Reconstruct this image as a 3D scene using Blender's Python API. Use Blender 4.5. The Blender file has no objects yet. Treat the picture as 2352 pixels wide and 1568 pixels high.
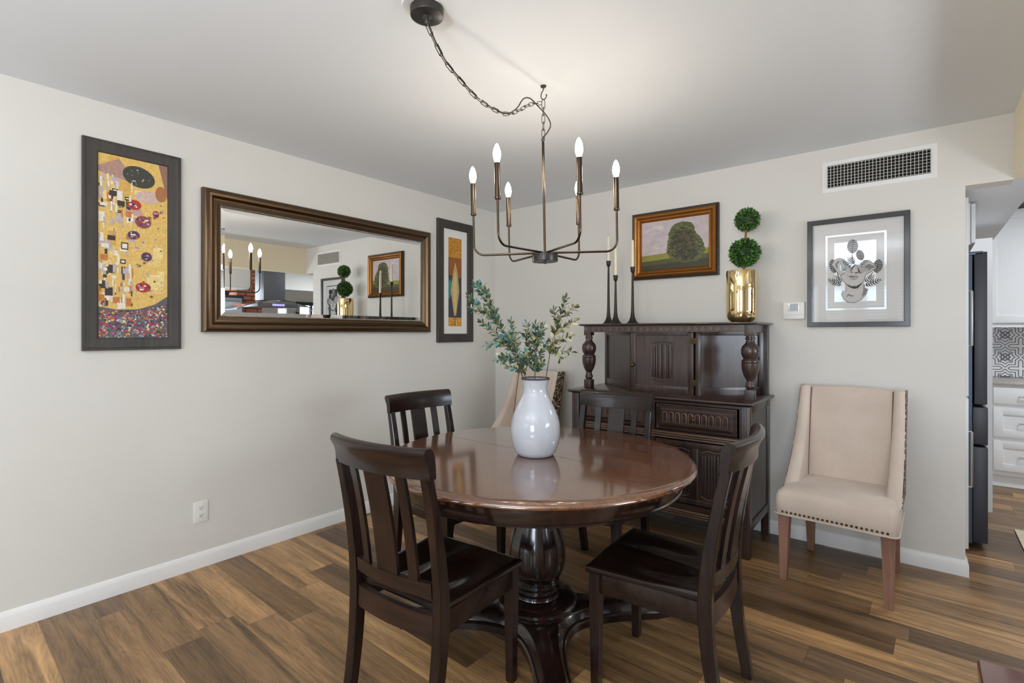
import bpy, bmesh, math, random
from mathutils import Vector, Matrix, noise
R = math.radians
PI = math.pi
S = bpy.context.scene
COL = S.collection

# ------------------------------------------------------------------ camera
cam_d = bpy.data.cameras.new('camera')
cam = bpy.data.objects.new('camera', cam_d)
COL.objects.link(cam)
cam.location = (3.138, -3.660, 1.3075)
cam.rotation_euler = (R(90), 0, R(38.75))
cam_d.sensor_width = 36.0
cam_d.lens = 1170.0 / 2352 * 36.0
cam_d.shift_y = -20.0 / 2352
cam_d.clip_start = 0.02
S.camera = cam

# ------------------------------------------------------------------ world, lights, exposure
W = bpy.data.worlds.new('world')
S.world = W
W.use_nodes = True
W.node_tree.nodes['Background'].inputs[0].default_value = (0.80, 0.90, 1.0, 1)
W.node_tree.nodes['Background'].inputs[1].default_value = 2.2
S.view_settings.view_transform = 'Standard'
S.view_settings.look = 'None'
S.view_settings.exposure = 0.15
S.view_settings.gamma = 1.0
S.cycles.use_denoising = True
S.cycles.max_bounces = 10
S.cycles.diffuse_bounces = 6


def area(name, loc, rot, sx, sy, energy, color):
    d = bpy.data.lights.new(name, 'AREA')
    d.shape = 'RECTANGLE'
    d.size, d.size_y, d.energy, d.color = sx, sy, energy, color
    o = bpy.data.objects.new(name, d)
    COL.objects.link(o)
    o.location = loc
    o.rotation_euler = rot
    return o


# daylight entering by the windows of the room
area('daylight_patio_door', (0.95, -6.93, 1.15), (R(90), 0, 0), 1.5, 2.0, 12, (0.80, 0.89, 1.0))
area('daylight_rear_window', (3.9, -6.93, 1.35), (R(90), 0, 0), 1.5, 1.4, 80, (0.80, 0.89, 1.0))
area('daylight_kitchen_window', (7.5, -1.2, 1.5), (R(90), 0, R(90)), 2.2, 1.2, 80, (0.80, 0.90, 1.0))
area('kitchen_fill_light', (4.45, 1.25, 2.40), (0, 0, 0), 0.6, 0.6, 32, (0.86, 0.93, 1.0))  # added fill that brightens the kitchen, its lamp is out of view
area('ceiling_fill_light', (2.75, -4.50, 1.50), (R(180), 0, 0), 0.24, 0.24, 52, (0.92, 0.96, 1.0))  # added fill behind the camera, lifts the ceiling
area('ceiling_fill_light', (1.4, -5.2, 1.80), (R(180), 0, 0), 0.24, 0.24, 26, (0.93, 0.965, 1.0))  # second added rear fill for the ceiling

area('peninsula_fill_light', (4.60, -1.45, 1.165), (R(180), 0, 0), 0.50, 0.50, 18, (0.94, 0.97, 1.0))  # added fill reaching the dining ceiling under the beam

BULB_STRENGTH = 90.0


# ------------------------------------------------------------------ materials
def new_mat(name):
    m = bpy.data.materials.new(name)
    m.use_nodes = True
    nt = m.node_tree
    return m, nt, nt.nodes['Principled BSDF']


def nd(nt, t, **kw):
    n = nt.nodes.new(t)
    for k, v in kw.items():
        setattr(n, k, v)
    return n


def rgb(r, g, b):
    def f(c):
        c /= 255.0
        return c / 12.92 if c <= 0.04045 else ((c + 0.055) / 1.055) ** 2.4
    return (f(r), f(g), f(b), 1.0)


def plain(name, col, rough=0.5, metal=0.0, noise_amt=0.06, nscale=30.0, bump=0.0, bscale=200.0, coat=0.0, spec=0.5, coat_rough=0.1):
    m, nt, b = new_mat(name)
    b.inputs['Roughness'].default_value = rough
    b.inputs['Metallic'].default_value = metal
    b.inputs['Coat Weight'].default_value = coat
    b.inputs['Coat Roughness'].default_value = coat_rough
    b.inputs['Specular IOR Level'].default_value = spec
    tc = nd(nt, 'ShaderNodeTexCoord')
    n = nd(nt, 'ShaderNodeTexNoise')
    n.inputs['Scale'].default_value = nscale
    n.inputs['Detail'].default_value = 4
    nt.links.new(tc.outputs['Object'], n.inputs['Vector'])
    mx = nd(nt, 'ShaderNodeMix', data_type='RGBA')
    nt.links.new(n.outputs['Fac'], mx.inputs['Factor'])
    mx.inputs['A'].default_value = tuple(max(0, c * (1 - noise_amt)) for c in col[:3]) + (1,)
    mx.inputs['B'].default_value = tuple(min(1, c * (1 + noise_amt)) for c in col[:3]) + (1,)
    nt.links.new(mx.outputs['Result'], b.inputs['Base Color'])
    if bump > 0:
        n2 = nd(nt, 'ShaderNodeTexNoise')
        n2.inputs['Scale'].default_value = bscale
        n2.inputs['Detail'].default_value = 3
        nt.links.new(tc.outputs['Object'], n2.inputs['Vector'])
        bp = nd(nt, 'ShaderNodeBump')
        bp.inputs['Strength'].default_value = bump
        bp.inputs['Distance'].default_value = 0.002
        nt.links.new(n2.outputs['Fac'], bp.inputs['Height'])
        nt.links.new(bp.outputs['Normal'], b.inputs['Normal'])
    return m


def wood(name, c1, c2, rough=0.3, scale=(6, 6, 60), axis='Z', coat=0.0, spec=0.5, coat_rough=0.08, coat_ior=1.5):
    """streaky wood; the grain runs along the given object axis"""
    m, nt, b = new_mat(name)
    b.inputs['Roughness'].default_value = rough
    b.inputs['Coat Weight'].default_value = coat
    b.inputs['Coat Roughness'].default_value = coat_rough
    b.inputs['Coat IOR'].default_value = coat_ior
    b.inputs['Specular IOR Level'].default_value = spec
    tc = nd(nt, 'ShaderNodeTexCoord')
    mp = nd(nt, 'ShaderNodeMapping')
    long_, short = 2.0, 45.0
    mp.inputs['Scale'].default_value = {'X': (long_, short, short), 'Y': (short, long_, short), 'Z': (short, short, long_)}[axis]
    nt.links.new(tc.outputs['Object'], mp.inputs['Vector'])
    n = nd(nt, 'ShaderNodeTexNoise')
    n.inputs['Scale'].default_value = 1.0
    n.inputs['Detail'].default_value = 6
    n.inputs['Distortion'].default_value = 0.6
    nt.links.new(mp.outputs['Vector'], n.inputs['Vector'])
    n3 = nd(nt, 'ShaderNodeTexNoise')
    n3.inputs['Scale'].default_value = 5.0
    nt.links.new(tc.outputs['Object'], n3.inputs['Vector'])
    ad = nd(nt, 'ShaderNodeMath', operation='MULTIPLY_ADD')
    nt.links.new(n3.outputs['Fac'], ad.inputs[0])
    ad.inputs[1].default_value = 0.5
    nt.links.new(n.outputs['Fac'], ad.inputs[2])
    rp = nd(nt, 'ShaderNodeValToRGB')
    rp.color_ramp.elements[0].position = 0.55
    rp.color_ramp.elements[1].position = 0.95
    rp.color_ramp.elements[0].color = c1
    rp.color_ramp.elements[1].color = c2
    nt.links.new(ad.outputs[0], rp.inputs['Fac'])
    nt.links.new(rp.outputs['Color'], b.inputs['Base Color'])
    bp = nd(nt, 'ShaderNodeBump')
    bp.inputs['Strength'].default_value = 0.04
    bp.inputs['Distance'].default_value = 0.002
    nt.links.new(n.outputs['Fac'], bp.inputs['Height'])
    nt.links.new(bp.outputs['Normal'], b.inputs['Normal'])
    return m


def emitter(name, col, strength):
    m, nt, b = new_mat(name)
    b.inputs['Base Color'].default_value = (1, 1, 1, 1)
    b.inputs['Emission Color'].default_value = col
    b.inputs['Emission Strength'].default_value = strength
    return m


def floor_material():
    m, nt, b = new_mat('vinyl_plank')
    L = nt.links.new
    tc = nd(nt, 'ShaderNodeTexCoord')
    mp = nd(nt, 'ShaderNodeMapping')
    mp.inputs['Rotation'].default_value = (0, 0, R(1.6))
    L(tc.outputs['Object'], mp.inputs['Vector'])
    sp = nd(nt, 'ShaderNodeSeparateXYZ')
    L(mp.outputs['Vector'], sp.inputs['Vector'])

    def math_(op, a, c=None, d=None):
        n = nd(nt, 'ShaderNodeMath', operation=op)
        for i, v in enumerate((a, c, d)):
            if v is None:
                continue
            if isinstance(v, (int, float)):
                n.inputs[i].default_value = v
            else:
                L(v, n.inputs[i])
        return n.outputs[0]
    PW, PL = 0.1475, 1.22
    yr = math_('DIVIDE', math_('ADD', sp.outputs['Y'], 2.76 + 14.75), PW)
    row = math_('FLOOR', yr)
    fy = math_('FRACT', yr)
    wn = nd(nt, 'ShaderNodeTexWhiteNoise', noise_dimensions='1D')
    L(row, wn.inputs['W'])
    xr = math_('DIVIDE', math_('ADD', sp.outputs['X'], math_('MULTIPLY', wn.outputs['Value'], 5.0)), PL)
    colm = math_('FLOOR', xr)
    fx = math_('FRACT', xr)
    cb = nd(nt, 'ShaderNodeCombineXYZ')
    L(row, cb.inputs['X'])
    L(colm, cb.inputs['Y'])
    wn2 = nd(nt, 'ShaderNodeTexWhiteNoise', noise_dimensions='2D')
    L(cb.outputs['Vector'], wn2.inputs['Vector'])
    # plank tone
    rp = nd(nt, 'ShaderNodeValToRGB')
    cr = rp.color_ramp
    cr.elements[0].position = 0.0
    cr.elements[0].color = rgb(90, 68, 46)
    cr.elements[1].position = 1.0
    cr.elements[1].color = rgb(184, 145, 98)
    for p, c in ((0.25, rgb(118, 90, 59)), (0.45, rgb(142, 109, 72)), (0.62, rgb(108, 85, 64)), (0.8, rgb(162, 124, 82))):
        e = cr.elements.new(p)
        e.color = c
    L(wn2.outputs['Value'], rp.inputs['Fac'])
    # grain: offset per plank, stretched along the plank
    off = nd(nt, 'ShaderNodeVectorMath', operation='MULTIPLY_ADD')
    L(wn2.outputs['Color'], off.inputs[0])
    off.inputs[1].default_value = (37, 53, 11)
    L(mp.outputs['Vector'], off.inputs[2])
    m2 = nd(nt, 'ShaderNodeMapping')
    m2.inputs['Scale'].default_value = (1.6, 9.0, 1.0)
    L(off.outputs['Vector'], m2.inputs['Vector'])
    n1 = nd(nt, 'ShaderNodeTexNoise')
    n1.inputs['Scale'].default_value = 1.0
    n1.inputs['Detail'].default_value = 3
    L(m2.outputs['Vector'], n1.inputs['Vector'])
    # cathedral rings from the level lines of the slow noise
    ring = math_('SINE', math_('MULTIPLY', n1.outputs['Fac'], 95.0))
    m3 = nd(nt, 'ShaderNodeMapping')
    m3.inputs['Scale'].default_value = (3.0, 120.0, 1.0)
    L(off.outputs['Vector'], m3.inputs['Vector'])
    n2 = nd(nt, 'ShaderNodeTexNoise')
    n2.inputs['Scale'].default_value = 1.0
    n2.inputs['Detail'].default_value = 6
    n2.inputs['Roughness'].default_value = 0.65
    L(m3.outputs['Vector'], n2.inputs['Vector'])
    m4 = nd(nt, 'ShaderNodeMapping')
    m4.inputs['Scale'].default_value = (1.1, 14.0, 1.0)
    L(off.outputs['Vector'], m4.inputs['Vector'])
    n4 = nd(nt, 'ShaderNodeTexNoise')
    n4.inputs['Scale'].default_value = 1.0
    n4.inputs['Detail'].default_value = 5
    n4.inputs['Distortion'].default_value = 1.2
    L(m4.outputs['Vector'], n4.inputs['Vector'])
    g = math_('ADD', math_('MULTIPLY', ring, 0.09), math_('ADD', math_('MULTIPLY', math_('SUBTRACT', n2.outputs['Fac'], 0.5), 1.3), math_('MULTIPLY', math_('SUBTRACT', n4.outputs['Fac'], 0.5), 2.3)))
    val = math_('ADD', 0.93, g)
    # seams
    ey = math_('MINIMUM', fy, math_('SUBTRACT', 1.0, fy))
    ex = math_('MINIMUM', fx, math_('SUBTRACT', 1.0, fx))
    sy = math_('GREATER_THAN', ey, 0.010)
    sx = math_('GREATER_THAN', ex, 0.0014)
    seam = math_('ADD', 0.62, math_('MULTIPLY', math_('MULTIPLY', sy, sx), 0.38))
    val = math_('MULTIPLY', math_('MAXIMUM', val, 0.25), seam)
    vm = nd(nt, 'ShaderNodeVectorMath', operation='SCALE')
    L(rp.outputs['Color'], vm.inputs[0])
    L(val, vm.inputs['Scale'])
    L(vm.outputs['Vector'], b.inputs['Base Color'])
    b.inputs['Roughness'].default_value = 0.36
    b.inputs['Specular IOR Level'].default_value = 0.45
    bp = nd(nt, 'ShaderNodeBump')
    bp.inputs['Strength'].default_value = 0.12
    bp.inputs['Distance'].default_value = 0.002
    L(val, bp.inputs['Height'])
    L(bp.outputs['Normal'], b.inputs['Normal'])
    return m


def vcol_mat(name, rough=0.6, vary=0.12, nscale=60.0, metal=0.0, coat=0.0):
    """colour stored per face (prints, paintings, leaves)"""
    m, nt, b = new_mat(name)
    L = nt.links.new
    at = nd(nt, 'ShaderNodeAttribute')
    at.attribute_name = 'Col'
    tc = nd(nt, 'ShaderNodeTexCoord')
    n = nd(nt, 'ShaderNodeTexNoise')
    n.inputs['Scale'].default_value = nscale
    n.inputs['Detail'].default_value = 4
    L(tc.outputs['Object'], n.inputs['Vector'])
    mr = nd(nt, 'ShaderNodeMapRange')
    mr.inputs['From Min'].default_value = 0.3
    mr.inputs['From Max'].default_value = 0.7
    mr.inputs['To Min'].default_value = 1 - vary
    mr.inputs['To Max'].default_value = 1 + vary
    L(n.outputs['Fac'], mr.inputs['Value'])
    vm = nd(nt, 'ShaderNodeVectorMath', operation='SCALE')
    L(at.outputs['Color'], vm.inputs[0])
    L(mr.outputs['Result'], vm.inputs['Scale'])
    L(vm.outputs['Vector'], b.inputs['Base Color'])
    b.inputs['Roughness'].default_value = rough
    b.inputs['Metallic'].default_value = metal
    b.inputs['Coat Weight'].default_value = coat
    return m


def fabric_mat(name, c1, c2):
    m, nt, b = new_mat(name)
    L = nt.links.new
    tc = nd(nt, 'ShaderNodeTexCoord')
    mp = nd(nt, 'ShaderNodeMapping')
    mp.inputs['Scale'].default_value = (620, 620, 620)
    L(tc.outputs['Object'], mp.inputs['Vector'])
    n = nd(nt, 'ShaderNodeTexNoise')
    n.inputs['Scale'].default_value = 1.0
    n.inputs['Detail'].default_value = 2
    L(mp.outputs['Vector'], n.inputs['Vector'])
    n2 = nd(nt, 'ShaderNodeTexNoise')
    n2.inputs['Scale'].default_value = 7.0
    L(tc.outputs['Object'], n2.inputs['Vector'])
    ad = nd(nt, 'ShaderNodeMath', operation='MULTIPLY_ADD')
    L(n2.outputs['Fac'], ad.inputs[0])
    ad.inputs[1].default_value = 0.35
    L(n.outputs['Fac'], ad.inputs[2])
    rp = nd(nt, 'ShaderNodeValToRGB')
    rp.color_ramp.elements[0].position = 0.35
    rp.color_ramp.elements[1].position = 1.05 - 0.05
    rp.color_ramp.elements[0].color = c1
    rp.color_ramp.elements[1].color = c2
    L(ad.outputs[0], rp.inputs['Fac'])
    L(rp.outputs['Color'], b.inputs['Base Color'])
    b.inputs['Roughness'].default_value = 0.9
    b.inputs['Specular IOR Level'].default_value = 0.15
    b.inputs['Sheen Weight'].default_value = 0.25
    bp = nd(nt, 'ShaderNodeBump')
    bp.inputs['Strength'].default_value = 0.25
    bp.inputs['Distance'].default_value = 0.001
    L(n.outputs['Fac'], bp.inputs['Height'])
    L(bp.outputs['Normal'], b.inputs['Normal'])
    return m


def scroll_mat():
    """brown fabric with pale curling vines"""
    m, nt, b = new_mat('scroll_fabric')
    L = nt.links.new
    tc = nd(nt, 'ShaderNodeTexCoord')
    n = nd(nt, 'ShaderNodeTexNoise')
    n.inputs['Scale'].default_value = 14.0
    n.inputs['Detail'].default_value = 1
    n.inputs['Distortion'].default_value = 1.5
    L(tc.outputs['Object'], n.inputs['Vector'])
    s = nd(nt, 'ShaderNodeMath', operation='MULTIPLY')
    L(n.outputs['Fac'], s.inputs[0])
    s.inputs[1].default_value = 26.0
    s2 = nd(nt, 'ShaderNodeMath', operation='SINE')
    L(s.outputs[0], s2.inputs[0])
    g = nd(nt, 'ShaderNodeMath', operation='GREATER_THAN')
    L(s2.outputs[0], g.inputs[0])
    g.inputs[1].default_value = 0.72
    mx = nd(nt, 'ShaderNodeMix', data_type='RGBA')
    L(g.outputs[0], mx.inputs['Factor'])
    mx.inputs['A'].default_value = rgb(78, 54, 40)
    mx.inputs['B'].default_value = rgb(205, 190, 168)
    L(mx.outputs['Result'], b.inputs['Base Color'])
    b.inputs['Roughness'].default_value = 0.85
    return m


def brick_mat():
    m, nt, b = new_mat('red_brick')
    L = nt.links.new
    tc = nd(nt, 'ShaderNodeTexCoord')
    mp = nd(nt, 'ShaderNodeMapping')
    mp.inputs['Rotation'].default_value = (R(90), 0, R(90))
    L(tc.outputs['Object'], mp.inputs['Vector'])
    sp = nd(nt, 'ShaderNodeSeparateXYZ')
    L(tc.outputs['Object'], sp.inputs['Vector'])
    cb = nd(nt, 'ShaderNodeCombineXYZ')
    L(sp.outputs['Y'], cb.inputs['X'])
    L(sp.outputs['Z'], cb.inputs['Y'])
    br = nd(nt, 'ShaderNodeTexBrick')
    br.inputs['Scale'].default_value = 1.0
    br.inputs['Brick Width'].default_value = 0.21
    br.inputs['Row Height'].default_value = 0.075
    br.inputs['Mortar Size'].default_value = 0.008
    br.inputs['Color1'].default_value = rgb(168, 88, 62)
    br.inputs['Color2'].default_value = rgb(196, 130, 100)
    br.inputs['Mortar'].default_value = rgb(70, 50, 44)
    L(cb.outputs['Vector'], br.inputs['Vector'])
    L(br.outputs['Color'], b.inputs['Base Color'])
    b.inputs['Roughness'].default_value = 0.85
    return m


def tile_mat():
    """encaustic tile: star and petal lines in charcoal on off-white"""
    m, nt, b = new_mat('encaustic_tile')
    L = nt.links.new
    tc = nd(nt, 'ShaderNodeTexCoord')
    sp = nd(nt, 'ShaderNodeSeparateXYZ')
    L(tc.outputs['Object'], sp.inputs['Vector'])

    def math_(op, a, c=None):
        n = nd(nt, 'ShaderNodeMath', operation=op)
        for i, v in enumerate((a, c)):
            if v is None:
                continue
            if isinstance(v, (int, float)):
                n.inputs[i].default_value = v
            else:
                L(v, n.inputs[i])
        return n.outputs[0]
    T = 0.205
    u = math_('ABSOLUTE', math_('SUBTRACT', math_('FRACT', math_('DIVIDE', math_('ADD', sp.outputs['X'], 0.045), T)), 0.5))
    v = math_('ABSOLUTE', math_('SUBTRACT', math_('FRACT', math_('DIVIDE', math_('ADD', sp.outputs['Z'], 0.045), T)), 0.5))
    d1 = math_('ADD', u, v)
    d2 = math_('MAXIMUM', u, v)
    star = math_('MINIMUM', math_('MULTIPLY', d1, 0.72), d2)
    r = math_('SQRT', math_('ADD', math_('MULTIPLY', u, u), math_('MULTIPLY', v, v)))
    w = math_('SINE', math_('MULTIPLY', star, 62.0))
    l1 = math_('GREATER_THAN', w, 0.45)
    ang = math_('ABSOLUTE', math_('SUBTRACT', u, v))
    pet = math_('LESS_THAN', ang, 0.045)
    pet = math_('MULTIPLY', pet, math_('LESS_THAN', r, 0.26))
    ring = math_('LESS_THAN', math_('ABSOLUTE', math_('SUBTRACT', r, 0.13)), 0.02)
    tot = math_('MINIMUM', 1.0, math_('ADD', l1, math_('ADD', pet, ring)))
    mx = nd(nt, 'ShaderNodeMix', data_type='RGBA')
    L(tot, mx.inputs['Factor'])
    mx.inputs['A'].default_value = rgb(226, 224, 222)
    mx.inputs['B'].default_value = rgb(92, 92, 98)
    L(mx.outputs['Result'], b.inputs['Base Color'])
    b.inputs['Roughness'].default_value = 0.4
    return m


M = {}
M['wall'] = plain('wall_paint', rgb(218, 215, 209), 0.75, noise_amt=0.012, nscale=3, bump=0.12, bscale=140, spec=0.3)
M['ceiling'] = plain('ceiling_paint', rgb(230, 234, 238), 0.85, noise_amt=0.01, nscale=3, bump=0.06, bscale=120, spec=0.2)
M['cream'] = plain('cream_paint', rgb(248, 236, 208), 0.75, noise_amt=0.012, nscale=3, spec=0.3)
M['trim'] = plain('trim_paint', rgb(232, 231, 229), 0.35, noise_amt=0.01)
M['white_cab'] = plain('cabinet_paint', rgb(228, 227, 226), 0.4, noise_amt=0.01)
M['floor'] = floor_material()
M['espresso'] = wood('espresso_wood', rgb(9, 6, 6), rgb(40, 23, 18), 0.28, axis='Z', coat=0.35, coat_rough=0.12, spec=0.35)
M['espresso_x'] = wood('espresso_wood_cross', rgb(9, 6, 6), rgb(44, 25, 19), 0.28, axis='X', coat=0.35, coat_rough=0.12, spec=0.35)
M['seat_wood'] = wood('seat_wood', rgb(10, 6, 5), rgb(26, 15, 11), 0.22, axis='Y', coat=0.6, coat_rough=0.1)
M['table_top'] = wood('table_top_wood', rgb(86, 47, 22), rgb(124, 76, 40), 0.2, axis='X', coat=1.0, coat_rough=0.10, spec=0.5, coat_ior=2.0)
M['table_wood'] = wood('table_wood', rgb(15, 9, 8), rgb(46, 27, 23), 0.22, axis='Z', coat=0.7, coat_rough=0.1)
M['buffet'] = wood('antique_oak', rgb(31, 21, 19), rgb(72, 51, 44), 0.34, axis='Z', coat=0.35, coat_rough=0.2)
M['worn'] = wood('worn_highlight_oak', rgb(84, 62, 48), rgb(132, 104, 80), 0.3, axis='X', coat=0.4, coat_rough=0.16)  # lighter oak: worn edges plus painted highlights on the carving
M['buffet_x'] = wood('antique_oak_cross', rgb(31, 21, 19), rgb(72, 51, 44), 0.3, axis='X', coat=0.4, coat_rough=0.16)
M['brass_old'] = plain('aged_brass', rgb(84, 66, 42), 0.45, metal=1.0)
M['linen'] = fabric_mat('linen', rgb(184, 166, 152), rgb(222, 207, 193))
M['piping'] = plain('piping_fabric', rgb(122, 96, 76), 0.85)
M['scroll'] = scroll_mat()
M['taupe_wood'] = wood('taupe_wood', rgb(124, 88, 72), rgb(152, 112, 92), 0.5, axis='Z')
M['black_frame'] = wood('black_frame_wood', rgb(46, 42, 39), rgb(64, 58, 53), 0.5, axis='Z')
M['gloss_black'] = plain('gloss_black_frame', rgb(34, 33, 35), 0.22, coat=0.5)
M['bronze_frame'] = plain('bronze_frame', rgb(102, 83, 64), 0.33, metal=1.0, noise_amt=0.06, nscale=150)
M['gold_frame'] = plain('gold_leaf_frame', rgb(160, 108, 52), 0.36, metal=0.8, noise_amt=0.18, nscale=20)
M['dark_brown'] = plain('dark_brown_lacquer', rgb(46, 34, 26), 0.4)
M['silver'] = plain('silver_bead', rgb(190, 186, 178), 0.25, metal=1.0)
M['mirror'] = plain('mirror_glass', (0.93, 0.94, 0.93, 1), 0.0, metal=1.0, noise_amt=0.0)
M['foil'] = plain('silver_foil', (0.74, 0.80, 0.84, 1), 0.06, metal=1.0, noise_amt=0.02, nscale=8)
M['mat_board'] = plain('mat_board', rgb(228, 225, 222), 0.8, noise_amt=0.01)
M['print'] = vcol_mat('printed_art', 0.6, 0.14, 90.0)
M['oil'] = vcol_mat('painted_canvas', 0.5, 0.08, 25.0)
M['ink'] = vcol_mat('ink_print', 0.6, 0.04, 60.0)
M['leaf'] = vcol_mat('leaf', 0.45, 0.2, 120.0)
M['boxwood'] = vcol_mat('boxwood_leaf', 0.5, 0.15, 200.0)
M['bark'] = plain('twig_bark', rgb(96, 84, 60), 0.8)
M['terracotta_stem'] = plain('topiary_stem', rgb(150, 92, 60), 0.8)
M['ceramic'] = plain('white_glaze', rgb(196, 199, 207), 0.15, noise_amt=0.005, coat=0.4, coat_rough=0.02)
M['ceramic_rim'] = plain('worn_glaze_rim', rgb(70, 62, 58), 0.5, noise_amt=0.6, nscale=70)
M['gold_glass'] = plain('gold_mercury_glass', rgb(232, 208, 156), 0.05, metal=1.0, noise_amt=0.12, nscale=9, bump=0.06, bscale=18)
M['iron'] = plain('dark_iron', rgb(52, 46, 42), 0.45, metal=0.6, noise_amt=0.3, nscale=30, bump=0.15, bscale=120)
M['wax'] = plain('candle_wax', rgb(232, 224, 200), 0.5)
M['black_metal'] = plain('black_metal', rgb(64, 61, 59), 0.34, metal=0.6)
M['bronze'] = plain('gunmetal_bronze', rgb(84, 72, 60), 0.22, metal=1.0, noise_amt=0.03)
M['bulb'] = emitter('lit_bulb', (1.0, 0.89, 0.74, 1), BULB_STRENGTH)
M['white_plastic'] = plain('white_plastic', rgb(230, 228, 224), 0.4, noise_amt=0.01)
M['lcd'] = plain('grey_display', rgb(168, 176, 180), 0.2)
M['dark_void'] = plain('dark_duct', rgb(22, 21, 20), 0.8)
M['vane'] = plain('vent_metal', rgb(206, 203, 197), 0.45)
M['fridge_side'] = plain('black_stainless', rgb(50, 50, 58), 0.42, noise_amt=0.03)
M['fridge_body'] = plain('slate_steel', rgb(86, 98, 114), 0.4, metal=0.3, noise_amt=0.04)
M['steel'] = plain('brushed_steel', rgb(190, 188, 184), 0.3, metal=1.0)
M['hood_steel'] = plain('hood_steel', rgb(128, 128, 132), 0.5, metal=1.0)
M['granite'] = plain('granite', rgb(176, 168, 160), 0.2, noise_amt=0.35, nscale=160)
M['tile'] = tile_mat()
M['brick'] = brick_mat()
M['rug'] = plain('woven_rug', rgb(214, 198, 172), 0.95, noise_amt=0.3, nscale=40)
M['mahogany'] = plain('mahogany_top', rgb(92, 46, 38), 0.22, noise_amt=0.55, nscale=14, bump=0.5, bscale=22, coat=0.8, coat_rough=0.08)
M['glass'], _nt, _b = new_mat('clear_glass')
_b.inputs['Transmission Weight'].default_value = 1.0
_b.inputs['Roughness'].default_value = 0.0
_b.inputs['IOR'].default_value = 1.45
_b.inputs['Base Color'].default_value = (0.96, 0.98, 0.98, 1)
M['blue_led'] = emitter('blue_display', (0.12, 0.08, 0.55, 1), 1.2)
M['picture_glass'] = None


def picture_glass():
    m = bpy.data.materials.new('picture_glass')
    m.use_nodes = True
    nt = m.node_tree
    for n in list(nt.nodes):
        nt.nodes.remove(n)
    o = nd(nt, 'ShaderNodeOutputMaterial')
    t = nd(nt, 'ShaderNodeBsdfTransparent')
    g = nd(nt, 'ShaderNodeBsdfGlossy')
    g.inputs['Roughness'].default_value = 0.01
    f = nd(nt, 'ShaderNodeFresnel')
    f.inputs['IOR'].default_value = 1.6
    mx = nd(nt, 'ShaderNodeMixShader')
    nt.links.new(f.outputs[0], mx.inputs[0])
    nt.links.new(t.outputs[0], mx.inputs[1])
    nt.links.new(g.outputs[0], mx.inputs[2])
    nt.links.new(mx.outputs[0], o.inputs[0])
    return m


M['picture_glass'] = picture_glass()


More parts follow.
